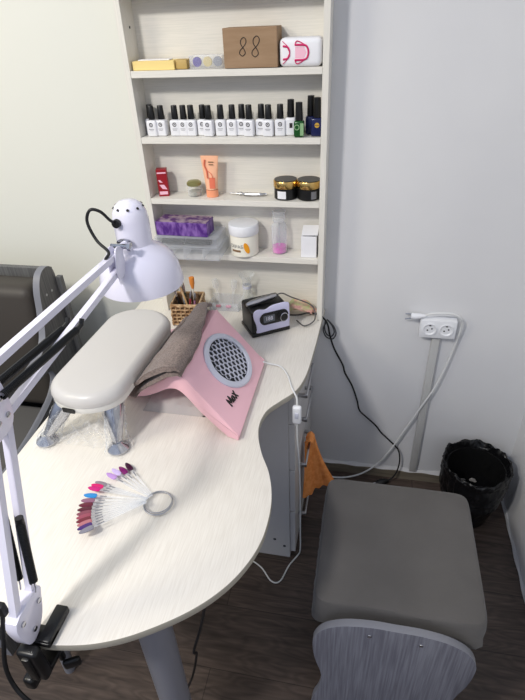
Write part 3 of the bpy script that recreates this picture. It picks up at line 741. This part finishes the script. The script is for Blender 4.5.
top = rings[-1]; c1 = [b.verts.new((v.co.x*.6, v.co.y*.7, .9052)) for v in top]; m_ = len(top)
for k in range(m_): b.faces.new((top[k], top[(k+1) % m_], c1[(k+1) % m_], c1[k]))
b.faces.new(c1); b.faces.new(base[::-1]); b.transform(TA)
obj('pad', b, PAD, t)
obj('base_board', add_prism(NB(), stad(.089, .203), .016, TA @ Matrix.Translation((0, 0, .8575)), bev=.002), mat('cream_board', (222, 220, 214), .4), t)
obj('maker_tag', box((-.618, -.7345, .8655), (.030, .003, .011), rot=-.10), BLACKP, t, False)
LP = []
for sx, fy in ((-1, -1), (1, -1), (-1, 1), (1, 1)):
    top_ = Vector((-.598+sx*.052, -.53+fy*.150, .857)); ft = Vector((-.617+sx*.092 if fy < 0 else -.598+sx*.088, -.53+fy*.195, DT+.012))
    if sx > 0 and fy > 0: ft = Vector((-.535, -.345, DT+.012)); 
    if sx > 0 and fy < 0: top_ = Vector((-.545, -.672, .857)); ft = Vector((-.528, -.722, DT+.012))
    lg = obj('leg', tube([top_, top_.lerp(ft, .15), top_.lerp(ft, .45), top_.lerp(ft, .8), ft], [.022, .024, .021, .0135, .010], n=20), CHROME, t)
    obj('foot', lathe([(.001, 0), (.023, 0), (.0255, .002), (.0255, .006), (.021, .011), (.014, .018), (.011, .024), (.001, .025)], (ft.x, ft.y, DT), n=28), CHROME, lg)
    LP.append((top_, ft))
# crinkled clear wrap around the front legs
b = NB()
for (a, c) in LP[:2]:
    def wr(u, v, a=a, c=c):
        p = a.lerp(c, v); an = 2*PI*u; r = (.026-.004*v+.010*max(0, v-.75)*4)*(1+.10*math.sin(5*an+13*v)+.07*math.sin(11*an-25*v)); return (p.x+r*math.cos(an), p.y+r*math.sin(an), max(p.z-.010*v*v, DT+.001))
    grid(34, 26, wr, b)
def sheet(u, v):
    x = -.70+.165*u; y = -.735+.085*v
    z = DT+.003+.028*v**1.5+.006*abs(math.sin(9*u+5*v))+.005*abs(math.sin(23*u-11*v+2*math.sin(7*v)))
    return (x, y, z)
grid(46, 26, sheet, b)
def sheet2(u, v):
    x = -.695+.165*u; return (x, -.722+.045*v+.006*math.sin(17*u+9*v), DT+.004+.104*v*(.28+.72*abs(2*u-1)**1.6)+.002*math.sin(40*u))
grid(46, 20, sheet2, b)
obj('plastic_wrap', b, WRAP, t, label='crinkled clear plastic wrap around the chrome legs')

# ---- colour swatch ring
RC = Vector((-.377, -.860, DT+.003))
t = thing('nail_swatch_ring', 'steel ring fan of clear nail swatch sticks with painted tips', 'nail swatches', RC)
obj('ring', tube([RC+Vector((.029*math.cos(2*PI*k/40), .029*math.sin(2*PI*k/40), .002)) for k in range(40)], .0018, n=8, closed=True), STEEL, t)
obj('ring', tube([RC+Vector((.0005+.0275*math.cos(2*PI*k/40), .001+.0275*math.sin(2*PI*k/40), .0055)) for k in range(40)], .0012, n=8, closed=True), STEEL, t)
cols = [((60, 14, 48), 'black cherry'), ((120, 20, 100), 'plum'), ((206, 186, 232), 'lilac'), ((190, 150, 214), 'pale violet'), ((140, 130, 140), 'grey'), ((214, 24, 110), 'hot pink'), ((200, 30, 120), 'magenta'),
        ((44, 136, 205), 'sky blue'), ((140, 96, 120), 'mauve'), ((98, 28, 50), 'wine red'), ((84, 24, 44), 'burgundy'), ((130, 66, 84), 'dusty rose'), ((150, 70, 90), 'rose'), ((110, 34, 52), 'maroon'), ((176, 110, 118), 'old pink'), ((70, 40, 110), 'violet'), ((130, 128, 140), 'silver')]
tips = [(126, 464), (120, 468), (112, 474), (107, 478), (96, 486), (93, 490), (90, 493), (87, 499), (84, 505), (82, 509), (81, 514), (80, 517), (80, 521), (80, 524), (80, 528), (81, 533), (82, 537)]
Mt = lambda px, py: (px, py)
import itertools
angs = [140.7, 147.3, 152.9, 158.8, 170.3, 173.8, 177.1, 184.7, 190.2, 194.9, 199.5, 203.7, 207.4, 211.1, 214.7, 218.4, 222.2]
lens = [.144, .143, .150, .149, .154, .157, .159, .158, .158, .159, .159, .159, .159, .159, .158, .159, .158]
stick0 = None
for i, (c, nm) in enumerate(cols):
    a = math.radians(angs[i]); Lh = lens[i]; z0 = .0045+.0009*i
    d = Vector((math.cos(a), math.sin(a), 0)); s = Vector((-d.y, d.x, 0))
    o_ = RC+Vector((-.029, 0, z0))-d*.004+Vector((0, .001*(i-8)*.3, 0)); o_ = RC+d*.022+Vector((0, 0, z0))
    Ls = Lh-.022
    pr1 = [(0, -.0022), (Ls-.030, -.0026), (Ls-.026, -.0040), (Ls-.026, .0040), (Ls-.030, .0026), (0, .0022)]
    T1 = basis(o_, d, s)
    st_ = obj('stick', add_prism(NB(), pr1, .0012, T1), ACRY, t, False)
    obj('number_print', box(T1 @ Vector((Ls-.043, 0, .0016)), (.014, .0022, .0003), rot=a), GTXT, st_, False)
    tip = [(Ls-.027, -.0048), (Ls-.012, -.0055), (Ls-.003, -.003), (Ls, 0), (Ls-.003, .003), (Ls-.012, .0055), (Ls-.027, .0048)]
    obj('painted_tip', add_prism(NB(), smooth2(tip, 3, True), .0018, T1, bev=.0004), enamel('polish_'+nm.replace(' ', '_'), c), t, label=nm+' painted tip')

# ---------------------------------------------------------------- desk lamp
t = thing('desk_lamp', 'white swing-arm desk lamp clamped to the desk front edge', 'lamp', (-.48, -1.15, .75))
X = -.48
def bar(y0, z0, y1, z1, x=X, w=.0062): return tube([(x, y0, z0), (x, y1, z1)], w*1.35, n=4, sq=1)
obj('lower_arm_bar', bar(-1.163, .822, -1.066, 1.125), LAMPW, t); obj('lower_arm_bar', bar(-1.122, .818, -1.026, 1.145), LAMPW, t)
obj('upper_arm_bar', bar(-1.045, 1.207, -.642, 1.199), LAMPW, t); obj('upper_arm_bar', bar(-1.035, 1.128, -.634, 1.168), LAMPW, t)
for xx in (X-.009, X+.009):
    pl = add_prism(NB(), smooth2([(-1.075, 1.115), (-1.032, 1.118), (-1.024, 1.16), (-1.036, 1.222), (-1.060, 1.222), (-1.072, 1.17)], 4, True), .0016, basis((xx, 0, 0), (0, 1, 0), (0, 0, 1)), bev=.0003)
    o = obj('elbow_plate', pl, LAMPW, t)
    sc_ = NB()
    for (y, z) in ((-1.056, 1.135), (-1.036, 1.135), (-1.048, 1.205), (-1.038, 1.165)): add_lathe(sc_, [(.001, -.002), (.0045, -.002), (.0045, .002), (.001, .003)], basis((xx+.001, y, z), (0, 1, 0), (0, 0, 1)), n=12)
    obj('screw', sc_, CHROME, o)
def spring(p0, p1, r, name='spring'):
    p0, p1 = Vector(p0), Vector(p1); L_ = (p1-p0).length; n = int(L_/.0026); d = (p1-p0).normalized(); s = d.cross(Vector((1, 0, 0))).normalized(); q = Vector((1, 0, 0)); pts = []
    for k in range(n*8+1):
        a = 2*PI*k/8; pts.append(p0+d*(L_*k/(n*8))+s*math.cos(a)*r+q*math.sin(a)*r)
    return tube(pts, .0011, n=5)
for xx in (X-.013, X+.013):
    sp = obj('spring', spring((xx, -1.094, .975), (xx, -1.117, .862), .0058), BLACKP, t)
    hk = NB(); add_tube(hk, [(xx, -1.117, .862), (xx, -1.119, .850), (xx, -1.122, .842)], .0014, n=6)
    obj('hook', hk, CHROME, sp); obj('spring_cap', tube([(xx, -1.094, .972), (xx, -1.092, .985)], .0062, n=10), BLACKP, sp)
    sp = obj('spring', spring((xx, -1.035, 1.168), (xx, -.838, 1.151), .0058), BLACKP, t)
    obj('hook', tube([(xx, -.840, 1.150), (xx, -.822, 1.152), (xx, -.815, 1.160)], .0045, n=8), BLACKP, sp)
# base bracket and clamp
br = add_prism(NB(), smooth2([(-1.172, .835), (-1.112, .838), (-1.112, .818), (-1.128, .782), (-1.155, .764), (-1.172, .780)], 4, True), .020, basis((X-.010, 0, 0), (0, 1, 0), (0, 0, 1)), bev=.001)
bo = obj('base_bracket', br, LAMPW, t)
b = NB()
for (y, z) in ((-1.163, .822), (-1.122, .818), (-1.150, .785)): add_lathe(b, [(.001, 0), (.0045, 0), (.0045, .0025), (.001, .003)], basis((X+.0102, y, z), (0, 1, 0), (0, 0, 1)), n=12)
obj('screw', b, CHROME, bo)
cl = NB()
add_box(cl, (X+.024, -1.128, .759), (.022, .062, .016), bev=.003, seg=2)
add_box(cl, (X+.010, -1.146, .757), (.050, .030, .012), bev=.003)
add_box(cl, (X+.004, -1.172, .722), (.036, .020, .082), bev=.006, seg=3); add_box(cl, (X+.004, -1.182, .722), (.014, .010, .066), bev=.003)
add_box(cl, (X+.004, -1.148, .686), (.032, .056, .014), bev=.004)
add_tube(cl, [(X+.010, -1.130, .650), (X+.010, -1.130, .722)], .006, n=12)
add_box(cl, (X+.030, -1.134, .648), (.030, .010, .024), rot=.5, bev=.005, seg=3); add_box(cl, (X-.008, -1.126, .648), (.026, .010, .024), rot=.5, bev=.005, seg=3)
add_lathe(cl, [(.001, 0), (.013, 0), (.013, .006), (.001, .007)], Matrix.Translation((X+.010, -1.130, .722)), n=18)
add_box(cl, (X-.014, -1.176, .668), (.020, .026, .030), bev=.006, seg=3)
obj('clamp', cl, BLACKP, t)
# head
HX, HY = -.476, -.552
shade = [(.0890, 1.098), (.0905, 1.098), (.0905, 1.101), (.0885, 1.118), (.0840, 1.138), (.0750, 1.157), (.0610, 1.173), (.0450, 1.183), (.0365, 1.191), (.0365, 1.242), (.0340, 1.258), (.0275, 1.271), (.0170, 1.279), (.001, 1.281)]
sh_in = [(.001, 1.277), (.026, 1.267), (.0345, 1.242), (.0345, 1.190), (.043, 1.181), (.059, 1.171), (.073, 1.155), (.082, 1.137), (.0865, 1.117), (.0890, 1.098)]
hd = obj('lamp_shade', lathe(sh_in+shade[1:], (HX, HY, 0), n=56), LAMPW, t)
b = NB()
for k in range(9):
    a = 2*PI*k/9+.2; r = .0300; add_lathe(b, [(.001, 0), (.0028, 0), (.0028, .0008), (.001, .0008)], Matrix.Translation((HX+r*math.cos(a), HY+r*math.sin(a), 1.2688)) @ Matrix.Rotation(a, 4, 'Z') @ Matrix.Rotation(.85, 4, 'Y'), n=10)
obj('vent_hole', b, INK, hd)
obj('bulb', lathe([(.001, 1.125), (.018, 1.130), (.026, 1.148), (.022, 1.17), (.014, 1.185), (.013, 1.21), (.001, 1.211)], (HX, HY, 0), n=24), mat('white_bulb_glass', (235, 235, 235), .3), t)
b = NB()
add_prism(b, smooth2([(-.655, 1.155), (-.630, 1.155), (-.620, 1.18), (-.626, 1.212), (-.648, 1.214), (-.658, 1.18)], 4, True), .0024, basis((X+.007, 0, 0), (0, 1, 0), (0, 0, 1)), bev=.0004)
add_prism(b, smooth2([(-.655, 1.155), (-.630, 1.155), (-.620, 1.18), (-.626, 1.212), (-.648, 1.214), (-.658, 1.18)], 4, True), .0024, basis((X-.009, 0, 0), (0, 1, 0), (0, 0, 1)), bev=.0004)
add_tube(b, [(X, -.635, 1.185), (X, -.612, 1.205), (X+.004, -.588, 1.205)], .007, n=10)
obj('head_bracket', b, LAMPW, t)
b = NB(); add_tube(b, [(X-.018, -.612, 1.207), (X+.020, -.612, 1.207)], .0055, n=12); add_lathe(b, [(.001, 0), (.009, 0), (.009, .006), (.001, .007)], basis((X+.018, -.612, 1.207), (0, 1, 0), (0, 0, 1)), n=6)
add_prism(b, circ(.012, 16, sx=1.4, sy=.7), .003, basis((HX-.002, HY-.0395, 1.207), (1, 0, 0), (0, 0, 1)))
obj('swivel_knob', b, CHROME, t)
b = NB(); add_tube(b, [(HX-.012, HY-.034, 1.246), (HX-.016, HY-.052, 1.256), (HX-.024, HY-.070, 1.280), (HX-.040, HY-.078, 1.285), (HX-.050, HY-.080, 1.262), (HX-.036, HY-.085, 1.228), (X-.004, -.652, 1.212), (X, -.675, 1.207)], .0030, n=10, smoothn=8)
add_lathe(b, [(.001, 0), (.0085, 0), (.0085, .008), (.001, .010)], basis((HX-.012, HY-.036, 1.246), (1, 0, 0), (0, 0, 1)), n=16)
obj('head_cable', b, BLACKC, t)
b = NB(); add_tube(b, [(X-.020, -1.158, .846), (X-.022, -1.176, .80), (X-.030, -1.192, .74), (X-.026, -1.200, .69), (X-.008, -1.205, .655), (X+.010, -1.20, .60), (X+.03, -1.19, .45), (X+.03, -1.17, .20), (X+.02, -1.10, .006), (X+.03, -.95, .005)], .0036, n=10, smoothn=8)
add_box(b, (X-.017, -1.160, .850), (.012, .012, .026), bev=.003)
obj('supply_cable', b, BLACKC, t)

# black cord hanging under the table edge
solo('floor_cord', tube([(-.232, -1.00, .7315), (-.236, -1.015, .70), (-.262, -1.00, .58), (-.290, -1.00, .47), (-.325, -1.00, .33) if False else (-.300, -.975, .40), (-.345, -.94, .20), (-.39, -.92, .05), (-.42, -.93, .005), (-.46, -1.00, .005), (-.50, -1.12, .005)], .003, n=8, smoothn=8), BLACKC,
     'thin black cord hanging under the desk front beside the metal leg', 'cord', (-.30, -.95, .003))

# ---------------------------------------------------------------- socket, conduit, cords
t = thing('double_socket', 'white double wall socket with grey cable duct below', 'socket', (.245, 0, .68))
obj('plate', bb(.188, .300, -.030, -.0005, .682, .748, .004), SOCK, t)
for cx in (.2185, .2695):
    o = obj('outlet', add_lathe(NB(), [(.001, .0002), (.015, .0002), (.0185, .003), (.0215, .003), (.0215, .0), (.001, .0)], frontT(cx, -.0302, .715), n=32), SOCK, t)
    b = NB()
    for dx_, dz in ((-.0065, -.003), (.0065, .003)): add_lathe(b, [(.001, 0), (.0026, 0), (.0026, .0006), (.001, .0006)], frontT(cx+dx_, -.0308, .715+dz), n=10)
    add_box(b, (cx, -.0312, .7295), (.006, .001, .004)); 
    obj('pin_hole', b, INK, o)
obj('cable_duct', bb(.233, .258, -.016, -.0005, .0525, .6815, .0015), COND, t)
t = thing('extension_cord', 'white cord with loose plug draped over the wall socket', 'cord', (.2, -.02, .7))
obj('plug', tube([(.158, -.020, .754), (.172, -.022, .755), (.186, -.024, .758), (.200, -.026, .761)], [.0105, .0105, .008, .004], n=14), WHITEP, t)
b = NB()
for dz in (-.0095, .0095): add_tube(b, [(.158, -.020, .754+dz*.8), (.139, -.019, .751+dz)], .0024, n=8)
obj('plug_pin', b, STEEL, t)
obj('cable', tube([(.198, -.026, .760), (.215, -.030, .771), (.245, -.032, .7765), (.280, -.032, .776), (.303, -.030, .762), (.314, -.022, .73), (.309, -.014, .66), (.296, -.014, .58), (.270, -.020, .48), (.240, -.022, .40), (.205, -.018, .30), (.16, -.018, .18), (.115, -.022, .09), (.06, -.03, .03), (-.01, -.045, .006), (-.08, -.05, .0045), (-.16, -.03, .0045)], .0033, n=8, smoothn=10), WCABLE, t)
t = drill
b = NB()
add_tube(b, [(-.234, -.116, .785), (-.20, -.085, .768), (-.165, -.06, .764), (-.135, -.055, .757), (-.112, -.055, .738), (-.104, -.03, .70), (-.098, -.014, .655), (-.082, -.010, .60), (-.050, -.010, .535), (-.040, -.010, .50), (-.012, -.010, .445), (.010, -.010, .38), (.022, -.012, .335), (.050, -.012, .305), (.085, -.012, .270), (.110, -.012, .235), (.145, -.014, .20), (.178, -.018, .165), (.190, -.022, .12), (.188, -.028, .07), (.175, -.038, .035), (.150, -.050, .016)], .0030, n=8, smoothn=8)
pc = obj('power_cord', b, BLACKC, t)
b = NB(); add_tube(b, [(-.103, -.05, .735), (-.085, -.03, .70), (-.078, -.018, .665), (-.090, -.012, .640), (-.112, -.014, .650), (-.120, -.03, .69), (-.108, -.05, .730)], .0022, n=8, smoothn=8)
add_tube(b, [(-.107, -.05, .738), (-.092, -.03, .705), (-.084, -.018, .672), (-.094, -.012, .650), (-.110, -.014, .660), (-.116, -.03, .695), (-.112, -.05, .735)], .0022, n=8, smoothn=8)
obj('coil', b, mat('dark_grey_cable', (70, 70, 74), .5), pc)
b = NB(); add_tube(b, [(.156, -.046, .018), (.142, -.052, .016), (.125, -.060, .015), (.112, -.068, .015)], [.006, .013, .014, .012], n=12)
obj('plug', b, BLACKP, pc)
b = NB()
for s in (-1, 1): add_tube(b, [(.113, -.067+s*.008, .015), (.098, -.075+s*.008, .014)], .0022, n=8)
obj('plug_pin', b, STEEL, pc)

# ---------------------------------------------------------------- orange cloth
def oc(u, v, bl=(-.148, -.335, .205), brt=(-.046, -.255, .215), sh=0):
    tl, tr = Vector((-.149, -.275, .402)), Vector((-.118, -.245, .398)); bl, brt = Vector(bl), Vector(brt)
    p = tl.lerp(tr, u).lerp(bl.lerp(brt, u), v)
    p.z += .012*math.sin(PI*u)*(1-v) - .008*math.sin(PI*u+.3)*v + .0035*math.sin(29*u+2)*v**6
    n = Vector((.35, -.9, 0)); p += n*(.009*math.sin(2.6*PI*u+.6+sh)*(.35+.65*v)+.003*math.sin(7*PI*u+2*v+sh)*v)
    p.x -= .010*math.sin(PI*v)*(u-.2)
    return p
b = grid(54, 34, oc, thick=.0022)
merge(b, grid(40, 24, lambda u, v: oc(u*.8+.12, v*.93, (-.140, -.31, .21), (-.070, -.225, .235), 2)+Vector((0, .012*(1-.2*v), .001)), thick=.0022))
merge(b, grid(20, 10, lambda u, v: (-.146+.026*v, -.282+.045*u, .401+.014*math.sin(PI*v)), thick=.004))
solo('orange_cloth', b, ORANGE, 'orange cleaning cloth hanging from a drawer handle', 'cloth', (-.12, -.27, .2))

# ---------------------------------------------------------------- waste bin
bx, by = .434, -.134
t = thing('waste_bin', 'round waste bin with black liner in the corner', 'bin', (bx, by, 0))
obj('bucket', lathe([(.001, 0), (.076, 0), (.078, .004), (.098, .225), (.100, .230), (.096, .230), (.076, .008), (.001, .006)], (bx, by, 0), n=48), BINB, t)
def liner():
    prof = [(.080, .020), (.088, .05), (.095, .085), (.103, .11), (.101, .13), (.110, .150), (.109, .175), (.1145, .20), (.112, .228), (.1155, .246), (.112, .256), (.106, .254), (.100, .235), (.094, .19), (.088, .13), (.070, .075), (.040, .060), (.001, .058)]
    n = 200; b = NB(); rows = []; rn = random.Random(11)
    from mathutils import noise as mn
    P = []
    for (r0, z0), (r1, z1) in zip(prof, prof[1:]):
        for k in range(3): P.append((r0+(r1-r0)*k/3, z0+(z1-z0)*k/3))
    P.append(prof[-1])
    for k, (r_, z) in enumerate(P):
        ring = []
        for i in range(n):
            a = 2*PI*i/n; q = Vector((math.cos(a)*3.2, math.sin(a)*3.2, k*.16)); w_ = mn.noise(q)*.035+abs(mn.noise(q*2.3))*.05-.015+mn.noise(q*5)*.012
            w_ *= min(1, z/.12) if z > .06 or k < 10 else .3
            zz = z+mn.noise(q*1.4+Vector((9, 0, 0)))*.016*(1 if z > .15 else .3)
            rr_ = r_*(1+w_); ring.append(b.verts.new((bx+rr_*math.cos(a), by+rr_*math.sin(a), max(.002, zz))))
        rows.append(ring)
    for q0, q1 in zip(rows, rows[1:]):
        for i in range(n): b.faces.new((q0[i], q0[(i+1) % n], q1[(i+1) % n], q1[i]))
    bmesh.ops.remove_doubles(b, verts=b.verts, dist=1e-6)
    return b
obj('bin_liner', liner(), BAGB, t)
b = NB(); rr = random.Random(5)
for k in range(26):
    a = rr.uniform(0, 2*PI); r = rr.uniform(0, .065); s = rr.uniform(.004, .013)
    bmesh.ops.create_icosphere(b, subdivisions=1, radius=s, matrix=Matrix.Translation((bx+r*math.cos(a), by+r*math.sin(a), .088+rr.uniform(0, .02))) @ Matrix.Rotation(a, 4, 'X') @ Matrix.Diagonal((1.3, .8, .4, 1)))
o = solo('paper_scraps', b, mat('grey_paper_scraps', (150, 146, 142), .8), 'loose scraps of paper lying inside the black bin', 'scraps', (bx, by, .085)); o['kind'] = 'stuff'

# ---------------------------------------------------------------- stool
def hour(hw, zt, k=1.0):
    R_ = [(-.000*hw, zt), (.30*hw, zt-.000), (.62*hw, zt-.012), (.86*hw, zt-.040), (.985*hw, zt-.082), (1.0*hw, zt-.125), (.965*hw, zt-.18), (.89*hw, zt-.235), (.87*hw, zt-.275), (.90*hw, zt-.33), (.97*hw, zt-.38), (1.0*hw, zt-.43), (1.0*hw, 0.0)]
    Lh = [(-x, z) for x, z in R_[::-1][:-1]]
    s1 = smooth2(R_, 5); s0 = smooth2([(-x, z) for x, z in R_], 5)[::-1]
    return s1 + s0[:-1]
t = thing('padded_stool', 'grey velvet stool with hourglass grey wood side panels', 'stool', (.135, -.67, 0))
sx0, sx1, sy0, sy1 = -.058, .326, -.845, -.468
def seat():
    b = NB(); nx, ny = 30, 30; cx, cy = (sx0+sx1)/2, (sy0+sy1)/2; hx, hy = (sx1-sx0)/2, (sy1-sy0)/2
    def side(u):
        return u
    rows = []
    NP = 160
    def ringpt(t_, hx_, hy_, rad=.028):
        # rounded rectangle by superellipse
        a = 2*PI*t_; c, s = math.cos(a), math.sin(a); n = 14
        r = (abs(c)**n+abs(s)**n)**(-1/n); return (cx+hx_*c*r, cy+hy_*s*r)
    prof = [(.02, .4725), (.2, .4725), (.4, .472), (.6, .4715), (.8, .470), (.92, .468), (.968, .466), (.985, .4625), (.997, .453), (1.004, .435), (1.008, .42), (1.012, .405), (1.018, .39), (1.010, .378), (.97, .372)]
    for k, (s, z) in enumerate(prof):
        ring = []
        for i in range(NP):
            tt_ = i/NP; x, y = ringpt(tt_, hx*s, hy*s); a = 2*PI*tt_
            amp = 0 if z > .45 else min(1, (.45-z)/.05)
            wz = amp*(.006*math.sin(19*a)+.004*math.sin(41*a+2)); wr_ = 1+amp*(.008*math.sin(27*a+z*90)+.007*math.sin(47*a-z*60))
            zz = z + wz*.8
            if s > .5 and s < .97: zz += .0012*math.sin(6*a)
            if y < cy-hy*.9: zz += -.0*amp
            ring.append(b.verts.new((cx+(x-cx)*wr_, cy+(y-cy)*wr_, zz)))
        rows.append(ring)
    for r0, r1 in zip(rows, rows[1:]):
        for i in range(NP): b.faces.new((r0[i], r0[(i+1) % NP], r1[(i+1) % NP], r1[i]))
    b.faces.new(rows[0]); b.faces.new(rows[-1][::-1]); return b
obj('seat', seat(), VELV, t)
for yy in (-.884, -.484):
    b = NB(); add_prism(b, [(.128+x, z) for x, z in hour(.179, .466 if yy < -.8 else .44)], .018, basis((0, yy+.018, 0), (1, 0, 0), (0, 0, 1)), bev=.0012)
    for f in b.faces:
        f.normal_update()
        if abs(f.normal.y) < .6: f.material_index = 1
    o = obj('side_panel', b, [GREYW, GREYE], t)
    if yy < -.8:
        for x, z in ((.073, .432), (.183, .430)):
            obj('screw', add_lathe(NB(), [(.001, 0), (.0045, 0), (.004, .0015), (.002, .0012), (.001, .0005)], frontT(x, yy-.0002, z), n=16), STEEL, o)
obj('crossbar', bb(-.02, .29, -.70, -.682, .10, .22, .001), GREYW, t, False)
obj('seat_base', bb(-.03, .30, -.862, -.478, .345, .371, .001), GREYW, t, False)
for xx in (-.02, .28): obj('rail', bb(xx, xx+.018, -.8655, -.4565, .27, .3445, .001), GREYW, t, False)

# ---------------------------------------------------------------- armchair at the left
t = thing('client_armchair', 'dark brown cushioned armchair with grey wood side panels, behind the desk', 'armchair', (-1.30, -.5, 0))
def sidep():
    return smooth2([(-.905, 0), (-.912, .20), (-.905, .50), (-.86, .640), (-.74, .690), (-.55, .715), (-.40, .725), (-.335, .76), (-.305, .84), (-.288, .91), (-.262, .952), (-.225, .962), (-.200, .945), (-.192, .90)], 5) + [(-.190, .6), (-.190, 0)]
hole = smooth2([(-.37, .665), (-.50, .665), (-.66, .645), (-.76, .60), (-.78, .54), (-.72, .515), (-.55, .53), (-.40, .57), (-.345, .61), (-.340, .645)], 5, True)
for k, x0 in enumerate((-.970, -1.62)):
    # panel with a cut-out: bridge the outline and the hole
    b = NB(); vo = [b.verts.new((y, z, 0)) for y, z in sidep()]; vh = [b.verts.new((y, z, 0)) for y, z in hole]
    eo = [b.edges.new((vo[i], vo[(i+1) % len(vo)])) for i in range(len(vo))]; eh = [b.edges.new((vh[i], vh[(i+1) % len(vh)])) for i in range(len(vh))]
    r = bmesh.ops.triangle_fill(b, edges=eo+eh, use_beauty=True, use_dissolve=False)
    fs = [f for f in b.faces]
    r = bmesh.ops.extrude_face_region(b, geom=fs); up_ = [v for v in r['geom'] if isinstance(v, bmesh.types.BMVert)]
    bmesh.ops.translate(b, vec=(0, 0, .022), verts=up_)
    b.transform(basis((x0, 0, 0), (0, 1, 0), (0, 0, 1)))
    bmesh.ops.recalc_face_normals(b, faces=b.faces)
    for f in b.faces:
        f.normal_update()
        if abs(f.normal.x) < .6: f.material_index = 1
    o = obj('side_panel', b, [GREYD, GREYE], t, True)
    if k == 0:
        for (y, z) in ((-.262, .885), (-.232, .885)): obj('screw', add_lathe(NB(), [(.001, 0), (.004, 0), (.004, .001), (.001, .001)], basis((x0+.0222, y, z), (0, 1, 0), (0, 0, 1)), n=12), STEEL, o)
obj('back_board', bb(-1.597, -.971, -.186, -.168, .25, .935, .001), GREYD, t, False)
obj('back_edge', bb(-.9475, -.930, -.200, -.182, 0.0, .915, .001), GREYD, t, False)
obj('back_cushion', box((-1.284, -.262, .70), (.614, .120, .44), rot=Matrix.Rotation(-.08, 4, 'X'), bev=.035, seg=4), BROWNL, t)
obj('seat_cushion', box((-1.284, -.565, .445), (.616, .46, .11), bev=.03, seg=4), mat('dark_grey_seat_fabric', (88, 86, 84), .8), t)
obj('seat_frame', bb(-1.597, -.971, -.86, -.19, .30, .388, .001), GREYD, t, False)
